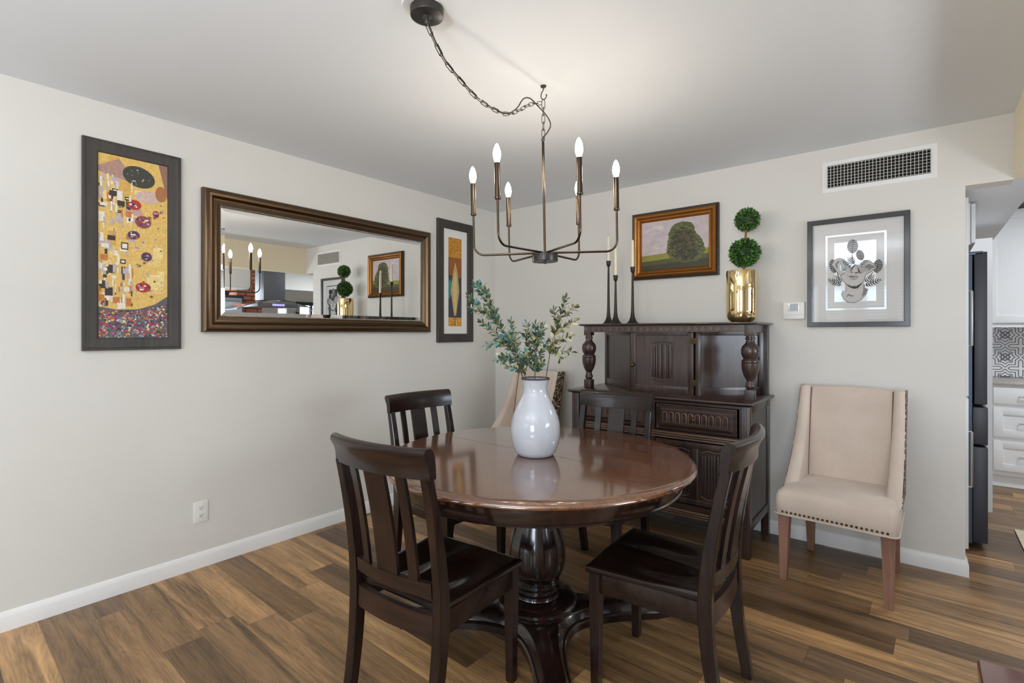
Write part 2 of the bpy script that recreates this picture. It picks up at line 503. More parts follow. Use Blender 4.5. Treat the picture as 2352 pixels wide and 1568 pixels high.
# ------------------------------------------------------------------ mesh helpers
class MB:
    def __init__(s):
        s.v, s.f, s.mi, s.c, s.flat = [], [], [], [], []

    def add(s, verts, faces, mi=0, col=None, T=None, flat=False):
        o = len(s.v)
        for p in verts:
            p = Vector(p)
            s.v.append(T @ p if T is not None else p)
        for f in faces:
            s.f.append([i + o for i in f])
            s.mi.append(mi)
            s.c.append(col)
            s.flat.append(flat)
        return s

    def box(s, x0, x1, y0, y1, z0, z1, bev=0.0, mi=0, T=None, col=None, seg=2):
        bm = bmesh.new()
        mat = Matrix.Translation(((x0 + x1) / 2, (y0 + y1) / 2, (z0 + z1) / 2)) @ Matrix.Diagonal((abs(x1 - x0), abs(y1 - y0), abs(z1 - z0), 1))
        bmesh.ops.create_cube(bm, size=1.0, matrix=mat)
        if bev > 0:
            bmesh.ops.bevel(bm, geom=bm.edges[:], offset=bev, segments=seg, affect='EDGES', profile=0.6)
        bm.verts.index_update()
        s.add([v.co.copy() for v in bm.verts], [[v.index for v in f.verts] for f in bm.faces], mi, col, T)
        bm.free()
        return s

    def lathe(s, prof, seg=32, c=(0, 0, 0), mi=0, T=None, a0=0.0, a1=2 * PI, cap=True, col=None):
        full = abs(a1 - a0 - 2 * PI) < 1e-6
        n = seg if full else seg + 1
        vs, fs = [], []
        for r, z in prof:
            for k in range(n):
                a = a0 + (a1 - a0) * k / seg
                vs.append((c[0] + r * math.cos(a), c[1] + r * math.sin(a), c[2] + z))
        for i in range(len(prof) - 1):
            for k in range(seg):
                k2 = (k + 1) % n
                fs.append((i * n + k, i * n + k2, (i + 1) * n + k2, (i + 1) * n + k))
        if cap and full:
            if prof[0][0] > 1e-5:
                fs.append(tuple(range(n))[::-1])
            if prof[-1][0] > 1e-5:
                fs.append(tuple((len(prof) - 1) * n + k for k in range(n)))
        s.add(vs, fs, mi, col, T)
        return s

    def tube(s, pts, r, seg=8, closed=False, mi=0, T=None, cap=True, col=None):
        pts = [Vector(p) for p in pts]
        n = len(pts)
        rs = r if isinstance(r, (list, tuple)) else [r] * n
        vs, fs = [], []
        up = None
        for i, p in enumerate(pts):
            if closed:
                t = (pts[(i + 1) % n] - pts[i - 1]).normalized()
            else:
                t = (pts[min(i + 1, n - 1)] - pts[max(i - 1, 0)]).normalized()
            if up is None:
                up = Vector((0, 0, 1)) if abs(t.z) < 0.9 else Vector((1, 0, 0))
                up = (up - t * up.dot(t)).normalized()
            else:
                up = (up - t * up.dot(t))
                up = up.normalized() if up.length > 1e-6 else Vector((1, 0, 0))
            side = t.cross(up)
            for k in range(seg):
                a = 2 * PI * k / seg
                vs.append(p + (up * math.cos(a) + side * math.sin(a)) * rs[i])
        m = n if closed else n - 1
        for i in range(m):
            j = (i + 1) % n
            for k in range(seg):
                k2 = (k + 1) % seg
                fs.append((i * seg + k, i * seg + k2, j * seg + k2, j * seg + k))
        if cap and not closed:
            fs.append(tuple(range(seg))[::-1])
            fs.append(tuple((n - 1) * seg + k for k in range(seg)))
        s.add(vs, fs, mi, col, T)
        return s

    def loft(s, rings, closed=True, caps=True, mi=0, T=None, col=None):
        n = len(rings[0])
        vs = [p for r in rings for p in r]
        fs = []
        for i in range(len(rings) - 1):
            for k in range(n if closed else n - 1):
                k2 = (k + 1) % n
                fs.append((i * n + k, i * n + k2, (i + 1) * n + k2, (i + 1) * n + k))
        if caps and closed:
            fs.append(tuple(range(n))[::-1])
            fs.append(tuple((len(rings) - 1) * n + k for k in range(n)))
        s.add(vs, fs, mi, col, T)
        return s

    def grid(s, fn, nu, nv, mi=0, T=None):
        vs = [fn(i / nu, j / nv) for j in range(nv + 1) for i in range(nu + 1)]
        fs = [(j * (nu + 1) + i, j * (nu + 1) + i + 1, (j + 1) * (nu + 1) + i + 1, (j + 1) * (nu + 1) + i) for j in range(nv) for i in range(nu)]
        s.add(vs, fs, mi, None, T)
        return s

    def sphere(s, c, r, seg=12, rings=8, mi=0, sc=(1, 1, 1), T=None):
        prof = [(max(1e-6, r * math.sin(PI * i / rings)), -r * math.cos(PI * i / rings)) for i in range(rings + 1)]
        m = Matrix.Translation(c) @ Matrix.Diagonal((sc[0], sc[1], sc[2], 1))
        return s.lathe(prof, seg, (0, 0, 0), mi, (T @ m) if T is not None else m, cap=False)

    def build(s, name, mats, parent=None, sharp=35, loc=None, rotz=None):
        me = bpy.data.meshes.new(name)
        me.from_pydata([tuple(v) for v in s.v], [], s.f)
        if not isinstance(mats, (list, tuple)):
            mats = [mats]
        for m in mats:
            me.materials.append(m)
        me.polygons.foreach_set('material_index', s.mi)
        me.polygons.foreach_set('use_smooth', [True] * len(s.f))
        if any(c is not None for c in s.c):
            ca = me.color_attributes.new('Col', 'FLOAT_COLOR', 'CORNER')
            for p, c in zip(me.polygons, s.c):
                c = c or (1, 1, 1, 1)
                for li in p.loop_indices:
                    ca.data[li].color = c
        bm = bmesh.new()
        bm.from_mesh(me)
        bmesh.ops.recalc_face_normals(bm, faces=bm.faces[:])
        bm.to_mesh(me)
        bm.free()
        me.set_sharp_from_angle(angle=R(sharp))
        me.update()
        o = bpy.data.objects.new(name, me)
        COL.objects.link(o)
        if parent is not None:
            o.parent = parent
        if loc is not None:
            o.location = loc
        if rotz is not None:
            o.rotation_euler = (0, 0, rotz)
        return o


def face_to(o, d):
    me = o.data
    if me.polygons[0].normal.dot(Vector(d)) < 0:
        me.flip_normals()
    return o


def flatmesh(name, polys, mat, parent, T, loc=None, mi=None, step=0.00025):
    """a printed sheet: polygons in sheet coordinates (a, b) stacked in thin layers of ink"""
    mb = MB()
    for k, (layer, col, pts) in enumerate(polys):
        d = layer * step
        vs = [T @ Vector((a, b, d)) for a, b in pts]
        o = len(mb.v)
        mb.v += vs
        mb.f.append(list(range(o, o + len(vs))))
        mb.mi.append(0)
        mb.c.append(col)
        mb.flat.append(True)
    me = bpy.data.meshes.new(name)
    me.from_pydata([tuple(v) for v in mb.v], [], mb.f)
    me.materials.append(mat)
    ca = me.color_attributes.new('Col', 'FLOAT_COLOR', 'CORNER')
    for p, c in zip(me.polygons, mb.c):
        for li in p.loop_indices:
            ca.data[li].color = c
    me.update()
    o = bpy.data.objects.new(name, me)
    COL.objects.link(o)
    o.parent = parent
    return o


def empty(name, loc, label, cat, rotz=0.0, group=None):
    o = bpy.data.objects.new(name, None)
    COL.objects.link(o)
    o.empty_display_size = 0.1
    o.location = loc
    o.rotation_euler = (0, 0, rotz)
    o['label'] = label
    o['category'] = cat
    if group:
        o['group'] = group
    return o


def tag(o, label, cat, group=None):
    o['label'] = label
    o['category'] = cat
    if group:
        o['group'] = group
    return o


def struct(o):
    o['kind'] = 'structure'
    return o


def dup(root, loc, rotz, label):
    r = root.copy()
    COL.objects.link(r)
    r.location = loc
    r.rotation_euler = (0, 0, rotz)
    r['label'] = label
    for ch in list(root.children):
        c = ch.copy()
        COL.objects.link(c)
        c.parent = r
        for g in list(ch.children):
            d = g.copy()
            COL.objects.link(d)
            d.parent = c
    return r


def ell(cx, cy, rx, ry, n=20, rot=0.0):
    out = []
    for k in range(n):
        a = 2 * PI * k / n
        x, y = rx * math.cos(a), ry * math.sin(a)
        out.append((cx + x * math.cos(rot) - y * math.sin(rot), cy + x * math.sin(rot) + y * math.cos(rot)))
    return out


def rect(x0, y0, x1, y1):
    return [(x0, y0), (x1, y0), (x1, y1), (x0, y1)]


# ------------------------------------------------------------------ the room shell
CE = 2.44
b = MB()
b.box(-0.12, 7.8, -7.12, 3.1, -0.05, 0.0)
struct(b.build('floor', M['floor']))
b = MB()
b.box(-0.12, 7.8, -7.12, 3.1, CE, CE + 0.06)
struct(b.build('ceiling', M['ceiling']))
b = MB()
b.box(-0.12, 0.0, -7.12, 0.12, 0.0, CE)
struct(b.build('wall_left', M['wall']))
b = MB()
b.box(0.0, 3.325, 0.0, 0.12, 0.0, CE)
b.box(3.325, 3.513, 0.0, 0.12, 2.097, CE)
struct(b.build('wall_back', M['wall']))
# dropped beam between dining room and kitchen
b = MB()
b.box(3.513, 3.62, -7.0, 0.0, 2.10, CE)
struct(b.build('trim_1', M['cream']))
b = MB()
b.box(2.55, 3.62, 0.12, 2.9, 2.10, CE)
b.box(3.513, 3.62, 0.0, 0.12, 2.10, CE)
struct(b.build('ceiling_kitchen', M['ceiling']))
# kitchen walls
b = MB()
b.box(2.5, 7.8, 2.9, 3.02, 0.0, CE)
struct(b.build('wall_kitchen', M['wall']))
b = MB()
b.box(2.43, 2.55, 0.12, 2.9, 0.0, CE)
struct(b.build('wall_fridge_side', M['wall']))
# right end wall with one window opening (y -2.3..-0.1), brick pier and glazed door beyond
b = MB()
b.box(7.68, 7.8, -7.0, -2.3, 0.0, CE)
b.box(7.68, 7.8, -2.3, -0.1, 0.0, 0.9)
b.box(7.68, 7.8, -2.3, -0.1, 2.1, CE)
b.box(7.68, 7.8, -0.1, 1.62, 0.0, CE)
b.box(7.68, 7.8, 1.86, 2.05, 0.0, CE)
b.box(7.68, 7.8, 1.62, 1.86, 1.85, CE)
b.box(7.68, 7.8, 1.62, 1.86, 0.0, 0.9)
b.box(7.68, 7.8, 2.05, 2.85, 1.95, CE)
b.box(7.68, 7.8, 2.05, 2.85, 0.0, 0.9)
struct(b.build('wall_right', M['wall']))
# rear wall: patio door, shuttered window, plain window
RW = -7.0
opn = [(0.2, 1.7, 0.05, 2.15), (1.78, 2.10, 0.95, 2.12), (2.38, 2.72, 0.95, 2.12), (2.80, 3.05, 0.95, 2.12), (3.15, 4.65, 0.65, 2.05)]
b = MB()
xs = 0.0
for x0, x1, z0, z1 in opn:
    b.box(xs, x0, RW - 0.12, RW, 0, CE)
    if z0 > 0.01:
        b.box(x0, x1, RW - 0.12, RW, 0, z0)
    b.box(x0, x1, RW - 0.12, RW, z1, CE)
    xs = x1
b.box(xs, 7.8, RW - 0.12, RW, 0, CE)
struct(b.build('wall_rear', M['wall']))
for i, (x0, x1, z0, z1) in enumerate(opn):
    w = MB()
    t = 0.035
    y0, y1 = RW - 0.09, RW - 0.03
    w.box(x0, x0 + t, y0, y1, z0, z1)
    w.box(x1 - t, x1, y0, y1, z0, z1)
    w.box(x0 + t, x1 - t, y0, y1, z0, z0 + t)
    w.box(x0 + t, x1 - t, y0, y1, z1 - t, z1)
    if x1 - x0 > 1:
        w.box((x0 + x1) / 2 - 0.025, (x0 + x1) / 2 + 0.025, y0, y1, z0 + t, z1 - t)
    wo = struct(w.build('window_%d' % (i + 1), M['trim']))
    g = MB()
    g.add([(x0 + t, RW - 0.06, z0 + t), (x1 - t, RW - 0.06, z0 + t), (x1 - t, RW - 0.06, z1 - t), (x0 + t, RW - 0.06, z1 - t)], [(0, 1, 2, 3)])
    face_to(g.build('window_pane', M['picture_glass'], wo), (0, 1, 0))
    if 1 <= i <= 3:
        sl = MB()
        k = z0 + 0.06
        while k < z1 - 0.05:
            T = Matrix.Translation(((x0 + x1) / 2, RW - 0.014, k)) @ Matrix.Rotation(R(-38), 4, 'X')
            sl.box(-(x1 - x0) / 2 + t, (x1 - x0) / 2 - t, -0.028, 0.028, -0.003, 0.003, T=T)
            k += 0.058
        sl.build('shutter_slats', M['white_plastic'], wo)
w = MB()
for x0, x1, z0, z1 in [(-2.3, -0.1, 0.9, 2.1)]:
    w.box(7.70, 7.76, x0, x0 + 0.05, z0, z1)
    w.box(7.70, 7.76, x1 - 0.05, x1, z0, z1)
    w.box(7.70, 7.76, x0 + 0.05, x1 - 0.05, z0, z0 + 0.05)
    w.box(7.70, 7.76, x0 + 0.05, x1 - 0.05, z1 - 0.05, z1)
    w.box(7.70, 7.76, -1.225, -1.175, z0 + 0.05, z1 - 0.05)
struct(w.build('window_6', M['trim']))
w = MB()
w.box(7.64, 7.76, 2.05, 2.12, 0.9, 1.95)
w.box(7.64, 7.76, 2.78, 2.85, 0.9, 1.95)
w.box(7.64, 7.76, 2.12, 2.78, 1.88, 1.95)
w.box(7.66, 7.74, 2.40, 2.43, 0.9, 1.88)
struct(w.build('window_7', M['black_metal']))
w = MB()
w.box(7.66, 7.74, 1.62, 1.645, 0.9, 1.85)
w.box(7.66, 7.74, 1.835, 1.86, 0.9, 1.85)
w.box(7.66, 7.74, 1.645, 1.835, 1.825, 1.85)
struct(w.build('window_8', M['trim']))
b = MB()
b.box(5.5, 5.6, 0.30, 2.9, 2.03, CE)
struct(b.build('wall_kitchen_header', M['wall']))
b = MB()
b.box(6.6, 7.1, 0.37, 0.82, 0, CE)
struct(b.build('wall_brick_pier', M['brick']))


def baseboard(name, path, h=0.085, t=0.014):
    """profile swept along wall-foot points (corner mitres by offset points given)"""
    mb = MB()
    rings = []
    for (x, y, nx, ny) in path:
        pr = [(0, 0), (t, 0), (t, h * 0.72), (t * 0.75, h * 0.84), (t * 0.35, h * 0.97), (0, h)]
        rings.append([(x + nx * d, y + ny * d, z) for d, z in pr])
    mb.loft(rings)
    return struct(mb.build(name, M['trim'], sharp=30))


baseboard('baseboard_left', [(0, -7.0, 1, 0), (0, 0, 1, -1)])
baseboard('baseboard_back', [(0, 0, 1, -1), (3.325, 0, 1, -1), (3.325, 0.10, 1, 0)])

# ------------------------------------------------------------------ frames on the walls
TL = lambda y0, z0, d0=0.0: Matrix(((0, 0, 1, d0), (1, 0, 0, y0), (0, 1, 0, z0), (0, 0, 0, 1)))       # left wall: a->+y, b->z, d->+x
TB = lambda x0, z0, d0=0.0: Matrix(((1, 0, 0, x0), (0, 0, -1, -d0), (0, 1, 0, z0), (0, 0, 0, 1)))     # back wall: a->+x, b->z, d->-y


def sweep_frame(mb, w, h, prof, T, mi=0):
    """mitred rectangular moulding; prof = (inset from the outer edge, depth off the wall)"""
    rings = []
    for i, d in prof:
        rings.append([T @ Vector(p) for p in ((i, i, d), (w - i, i, d), (w - i, h - i, d), (i, h - i, d))])
    n = len(rings)
    vs = [p for r in rings for p in r]
    fs = []
    for k in range(n - 1):
        for j in range(4):
            j2 = (j + 1) % 4
            fs.append((k * 4 + j, k * 4 + j2, (k + 1) * 4 + j2, (k + 1) * 4 + j))
    mb.add(vs, fs, mi)


# --- tall golden mosaic print
yA, yB, zA, zB = -3.048, -2.631, 1.221, 2.252
k1 = empty('framed_print', (0, (yA + yB) / 2, zA), 'tall framed print of golden mosaic patches over a flowery band', 'picture')
Tk = TL(yA - (yA + yB) / 2, 0)
mb = MB()
fw_, fh_ = yB - yA, zB - zA
sweep_frame(mb, fw_, fh_, [(0, 0), (0, 0.018), (0.003, 0.022), (0.012, 0.022), (0.014, 0.026), (0.052, 0.020), (0.060, 0.016), (0.062, 0.008)], Tk)
mb.build('frame', M['black_frame'], k1, sharp=20)
rng = random.Random(5)
iw, ih = fw_ - 0.124, fh_ - 0.122
GOLD = [rgb(220, 182, 98), rgb(230, 198, 120), rgb(214, 168, 84), rgb(236, 210, 140)]
DK, WH, LIL = rgb(62, 50, 44), rgb(232, 224, 206), rgb(190, 172, 176)
polys = [(0, rgb(224, 186, 104), rect(0, 0, iw, ih))]
for k in range(26):       # soft patches of gold
    cx, cy = rng.uniform(0.03, iw - 0.03), rng.uniform(0.22 * ih, 0.97 * ih)
    rw, rh = rng.uniform(0.015, 0.03), rng.uniform(0.03, 0.08)
    polys.append((1 + k * 0.02, rng.choice(GOLD), rect(max(0, cx - rw), cy - rh / 2, min(iw, cx + rw), min(ih, cy + rh / 2))))
# broad quiet shapes at the top: mauve, charcoal, tan
polys.append((3, rgb(176, 138, 124), [(0, .93 * ih), (.28 * iw, .985 * ih), (.50 * iw, .90 * ih), (.46 * iw, .865 * ih), (.15 * iw, .885 * ih), (0, .90 * ih)]))
polys.append((3.1, rgb(64, 62, 54), ell(.57 * iw, .905 * ih, .24 * iw, .058 * ih, 22, -0.25)))
polys.append((3.1, rgb(150, 112, 92), [(.86 * iw, ih), (iw, ih), (iw, .80 * ih), (.93 * iw, .90 * ih)]))
polys.append((3.2, rgb(206, 176, 164), ell(.70 * iw, .80 * ih, .20 * iw, .035 * ih, 18, 0.1)))
polys.append((3.3, rgb(168, 112, 66), ell(.90 * iw, .83 * ih, .09 * iw, .045 * ih, 16)))
polys.append((3.25, rgb(196, 158, 146), ell(.50 * iw, .69 * ih, .13 * iw, .05 * ih, 16, 0.5)))
for k in range(16):
    a = rng.uniform(0, 2 * PI)
    r_ = rng.uniform(0.3, 1.0)
    polys.append((3.5, rng.choice([WH, rgb(120, 130, 116), rgb(200, 196, 190)]), ell(.57 * iw + .2 * iw * r_ * math.cos(a), .905 * ih + .045 * ih * r_ * math.sin(a), .004, .003, 8)))
for k in range(150):        # the upright blocks down the side
    cx, cy = rng.uniform(0.0, .48 * iw), rng.uniform(.17 * ih, .88 * ih)
    rw, rh = rng.choice([.0025, .004, .006, .012]) * rng.uniform(.8, 1.3), rng.uniform(.012, .05)
    c = rng.choice([DK, DK, WH, LIL, rgb(196, 120, 60), WH])
    x0_, x1_ = max(0.001, cx - rw), cx + rw
    polys.append((4 + k * 0.03, c, rect(x0_, cy - rh / 2, x1_, cy + rh / 2)))
    if c == DK and rng.random() < 0.5 and rw > 0.006:
        polys.append((4.02 + k * 0.03, WH, rect(x0_ + .004, cy - rh / 2 + .006, x1_ - .004, cy + rh / 2 - .006)))
for cx, cy, rx, ry, c in ((.50, .745, .10, .028, 0), (.63, .655, .12, .035, 1), (.49, .575, .09, .024, 2), (.68, .46, .08, .026, 2), (.63, .285, .115, .028, 0), (.82, .71, .05, .02, 0)):
    base = [rgb(176, 50, 38), rgb(140, 70, 70), rgb(84, 54, 84)][c]
    polys.append((8, base, ell(cx * iw, cy * ih, rx * iw, ry * ih, 18)))
    for j in range(11):
        a, q = rng.uniform(0, 2 * PI), rng.uniform(0, .75)
        px_, py_ = cx * iw + rx * iw * q * math.cos(a), cy * ih + ry * ih * q * math.sin(a)
        polys.append((8.5 + j * .05, rng.choice([WH, rgb(206, 80, 52), rgb(60, 50, 90), rgb(160, 160, 180)]), ell(px_, py_, .006, .0045, 8)))
for k in range(60):
    cx, cy = rng.uniform(.50 * iw, .98 * iw), rng.uniform(.22 * ih, .78 * ih)
    s_ = rng.uniform(.003, .009)
    polys.append((7 + k * .01, rng.choice([rgb(236, 210, 140), rgb(190, 170, 180), rgb(150, 100, 50)]), ell(cx, cy, s_, s_ * .9, 10)))
    polys.append((7.9, DK, ell(cx, cy, s_ * .3, s_ * .3, 6)))
# flower band
polys.append((9, rgb(96, 92, 98), [(0, 0), (iw, 0), (iw, .24 * ih), (.8 * iw, .19 * ih), (.55 * iw, .16 * ih), (.25 * iw, .155 * ih), (0, .17 * ih)]))
FL = [rgb(170, 40, 90), rgb(200, 60, 50), rgb(60, 60, 100), rgb(220, 210, 190), rgb(210, 170, 90), rgb(90, 120, 90), rgb(130, 90, 140), rgb(60, 56, 62), rgb(150, 160, 176), rgb(196, 110, 60)]
for k in range(620):
    cx = rng.uniform(.01 * iw, .99 * iw)
    cy = rng.uniform(.003 * ih, (.15 + .08 * max(0, cx / iw - .5)) * ih)
    s_ = rng.uniform(.0022, .0062)
    polys.append((10 + k * .004, rng.choice(FL), ell(cx, cy, min(s_, cx, iw - cx), min(s_, cy), 7, rng.uniform(0, 3))))
flatmesh('print', polys, M['print'], k1, Tk @ Matrix.Translation((0.062, 0.061, 0.0085)))

# --- narrow print in a pale mat
yA, yB, zA, zB = -0.755, -0.327, 1.227, 2.262
k2 = empty('framed_print', (0, (yA + yB) / 2, zA), 'narrow gold and slate abstract print in pale mat beside long mirror', 'picture')
Tk = TL(yA - (yA + yB) / 2, 0)
fw_, fh_ = yB - yA, zB - zA
mb = MB()
sweep_frame(mb, fw_, fh_, [(0, 0), (0, 0.020), (0.004, 0.024), (0.066, 0.022), (0.072, 0.016), (0.073, 0.008)], Tk)
mb.build('frame', M['black_frame'], k2, sharp=20)
mb = MB()
mb.box(0.072, fw_ - 0.072, 0.072, fh_ - 0.072, 0.006, 0.0095, T=Tk)
mb.build('mat', M['mat_board'], k2)
iw, ih = 0.158, 0.758
polys = [(0, rgb(66, 62, 70), rect(0, 0, iw, ih)), (1, rgb(196, 134, 42), rect(0, .775 * ih, iw, ih)), (1, rgb(206, 150, 62), rect(0, 0, iw, .10 * ih)),
         (1.5, rgb(150, 88, 34), [(.05 * iw, .58 * ih), (.95 * iw, .55 * ih), (.98 * iw, .77 * ih), (.02 * iw, .77 * ih)]),
         (1.7, rgb(60, 132, 122), [(.0, .30 * ih), (.24 * iw, .36 * ih), (.30 * iw, .50 * ih), (.06 * iw, .53 * ih), (0, .48 * ih)]),
         (2, rgb(190, 164, 106), [(.42 * iw, .12 * ih), (.58 * iw, .12 * ih), (.82 * iw, .40 * ih), (.70 * iw, .60 * ih), (.52 * iw, .73 * ih), (.34 * iw, .60 * ih), (.18 * iw, .40 * ih)]),
         (2.3, rgb(206, 184, 130), [(.46 * iw, .16 * ih), (.54 * iw, .16 * ih), (.66 * iw, .40 * ih), (.56 * iw, .62 * ih), (.44 * iw, .60 * ih), (.32 * iw, .40 * ih)])]
for k in range(70):
    polys.append((3 + k * .01, rng.choice([rgb(214, 160, 64), rgb(170, 108, 34), rgb(186, 126, 44)]), ell(rng.uniform(.08, .92) * iw, rng.uniform(.80, .98) * ih, rng.uniform(.004, .011), rng.uniform(.003, .008), 10)))
for k in range(24):
    polys.append((3 + k * .01, rng.choice([rgb(224, 180, 90), rgb(176, 120, 44)]), ell(rng.uniform(.08, .92) * iw, rng.uniform(.015, .085) * ih, .006, .008, 10)))
polys.append((4, rgb(70, 50, 30), rect(.49 * iw, 0, .52 * iw, .10 * ih)))
flatmesh('print', polys, M['print'], k2, Tk @ Matrix.Translation((fw_ / 2 - iw / 2 - 0.005, 0.136, 0.0097)))

# --- long mirror
yA, yB, zA, zB = -2.528, -0.848, 1.312, 2.119
MW, MH = yB - yA, zB - zA
k3 = empty('wall_mirror', (0.0, (yA + yB) / 2, zA), 'long mirror in wide bronze frame with silver bead trim', 'mirror')
Tk = TL(-MW / 2, 0)
mb = MB()
sweep_frame(mb, MW, MH, [(0, 0), (0, 0.032), (0.006, 0.041), (0.016, 0.048), (0.028, 0.051), (0.040, 0.048), (0.048, 0.039), (0.054, 0.033), (0.058, 0.032), (0.060, 0.037), (0.066, 0.038), (0.084, 0.032), (0.0845, 0.027), (0.094, 0.027), (0.0945, 0.015)], Tk)
mb.build('frame', M['bronze_frame'], k3, sharp=25)
mb = MB()
ins = 0.0895
per = [((ins, ins), (MW - ins, ins)), ((MW - ins, ins), (MW - ins, MH - ins)), ((MW - ins, MH - ins), (ins, MH - ins)), ((ins, MH - ins), (ins, ins))]
for (a, c) in per:
    L_ = math.dist(a, c)
    n = int(L_ / 0.0085)
    for i in range(n):
        t = (i + 0.5) / n
        mb.sphere((a[0] + (c[0] - a[0]) * t, a[1] + (c[1] - a[1]) * t, 0.0295), 0.0042, 6, 4, T=Tk)
mb.build('bead_trim', M['silver'], k3)
mb = MB()
gi, bv = 0.0945, 0.022
ring = lambda i, d: [Tk @ Vector(p) for p in ((i, i, d), (MW - i, i, d), (MW - i, MH - i, d), (i, MH - i, d))]
r0, r1 = ring(gi, 0.0200), ring(gi + bv, 0.0220)
mb.add(r0 + r1, [(0, 1, 5, 4), (1, 2, 6, 5), (2, 3, 7, 6), (3, 0, 4, 7), (4, 5, 6, 7)])
mo = mb.build('mirror_glass', M['mirror'], k3, sharp=0.1)
for p in mo.data.polygons:
    p.use_smooth = False
mo.rotation_euler = (0, R(0.15), R(-0.23))      # hangs a touch out of true

# --- outlet
k4 = empty('power_outlet', (0, -2.529, 0.252), 'white power outlet on the wall below the long mirror', 'outlet')
mb = MB()
mb.box(0, 0.006, -0.036, 0.036, 0, 0.114, bev=0.002)
mb.build('cover_plate', M['white_plastic'], k4)
for zc in (0.036, 0.078):
    mb = MB()
    prof = ell(0, 0, 0.0165, 0.0165, 20)
    prof = [(a, max(-.0125, min(.0125, c))) for a, c in prof]
    T = TL(0, zc, 0.006)
    mb.loft([[T @ Vector((a, c, 0)) for a, c in prof], [T @ Vector((a, c, .002)) for a, c in prof]])
    ro = mb.build('receptacle', M['white_plastic'], k4)
    mb = MB()
    for a in (-0.006, 0.006):
        mb.box(a - 0.0012, a + 0.0012, -0.001, 0.007, 0.002, 0.0026, T=T)
    mb.lathe([(0.0026, 0), (0.0026, 0.0006)], 10, (0, 0, 0), T=T @ Matrix.Translation((0, -0.007, 0.002)))
    mb.build('slots', M['dark_void'], ro)

# --- tree painting
xA, xB, zA, zB = 1.407, 2.049, 1.709, 2.211
k5 = empty('framed_painting', ((xA + xB) / 2, 0, zA), 'small gold framed painting of a round tree in a field', 'painting')
fw_, fh_ = xB - xA, zB - zA
Tk = TB(-fw_ / 2, 0)
mb = MB()
sweep_frame(mb, fw_, fh_, [(0, 0), (0, 0.026), (0.004, 0.030), (0.016, 0.026)], Tk, 1)
sweep_frame(mb, fw_, fh_, [(0.016, 0.026), (0.018, 0.034), (0.028, 0.040), (0.038, 0.036), (0.046, 0.024), (0.050, 0.022), (0.052, 0.026), (0.058, 0.024), (0.062, 0.016), (0.066, 0.018), (0.070, 0.012), (0.071, 0.006)], Tk, 0)
mb.build('frame', [M['gold_frame'], M['dark_brown']], k5, sharp=25)
iw, ih = fw_ - 0.14, fh_ - 0.14
SKY = [rgb(196, 184, 186), rgb(208, 200, 200), rgb(188, 176, 180)]
polys = [(0, rgb(198, 186, 188), rect(0, 0, iw, ih)), (1.5, rgb(142, 138, 58), [(0, .30 * ih), (.4 * iw, .33 * ih), (iw, .36 * ih), (iw, 0), (0, 0)]), (2.2, rgb(82, 80, 44), [(0, .18 * ih), (.3 * iw, .20 * ih), (.55 * iw, .22 * ih), (iw, .25 * ih), (iw, 0), (0, 0)]), (2.6, rgb(58, 58, 38), [(0, .09 * ih), (.5 * iw, .12 * ih), (iw, .16 * ih), (iw, 0), (0, 0)])]
for k in range(26):
    polys.append((.5 + k * .02, rng.choice(SKY), ell(rng.uniform(.12, .88) * iw, rng.uniform(.45, .93) * ih, rng.uniform(.03, .06), rng.uniform(.012, .024), 14)))
crown = [(.51, .865), (.56, .885), (.62, .90), (.68, .885), (.733, .872), (.77, .80), (.78, .72), (.81, .64), (.86, .57), (.91, .44), (.925, .31), (.88, .18), (.80, .13), (.645, .13), (.54, .17), (.467, .22), (.41, .335), (.415, .49), (.437, .69), (.467, .80)]


def in_crown(x, y):
    c = False
    for (x0_, y0_), (x1_, y1_) in zip(crown, crown[1:] + crown[:1]):
        if (y0_ > y) != (y1_ > y) and x < (x1_ - x0_) * (y - y0_) / (y1_ - y0_) + x0_:
            c = not c
    return c


polys.append((3, rgb(86, 96, 48), [(x * iw, y * ih) for x, y in crown]))
for k, ((x0_, y0_), (x1_, y1_)) in enumerate(zip(crown, crown[1:] + crown[:1])):
    for t in (0, .33, .66):
        polys.append((3.05 + k * .004 + t * .004, rgb(86, 98, 48), ell((x0_ + (x1_ - x0_) * t) * iw, (y0_ + (y1_ - y0_) * t) * ih, rng.uniform(.009, .015), rng.uniform(.008, .013), 10)))
polys.append((3.3, rgb(56, 56, 33), [((.655 + (x - .655) * .86) * iw, (.46 + (y - .46) * .86) * ih) for x, y in crown]))
k = 0
while k < 420:
    cx, cy = rng.uniform(.40, .93), rng.uniform(.12, .90)
    if not in_crown(cx, cy):
        continue
    edge = min(abs(cx - .41), abs(cx - .92)) < .10 or cy > .74
    col = rng.choice([rgb(96, 106, 52), rgb(108, 112, 56), rgb(78, 86, 44)] if edge and rng.random() < .75 else [rgb(48, 48, 30), rgb(66, 66, 38), rgb(98, 84, 56), rgb(72, 74, 40), rgb(40, 38, 28), rgb(86, 76, 48)])
    polys.append((3.5 + k * .003, col, ell(cx * iw, cy * ih, rng.uniform(.006, .017), rng.uniform(.0025, .006), 9, rng.uniform(-.7, .7))))
    k += 1
polys.append((5, rgb(58, 44, 32), rect(.615 * iw, .15 * ih, .632 * iw, .50 * ih)))
polys.append((5, rgb(104, 88, 58), rect(.633 * iw, .17 * ih, .637 * iw, .46 * ih)))
polys.append((5, rgb(50, 40, 30), [(.66 * iw, .15 * ih), (.69 * iw, .15 * ih), (.70 * iw, .22 * ih), (.665 * iw, .23 * ih)]))
flatmesh('canvas', polys, M['oil'], k5, Tk @ Matrix.Translation((0.07, 0.07, 0.0065)))

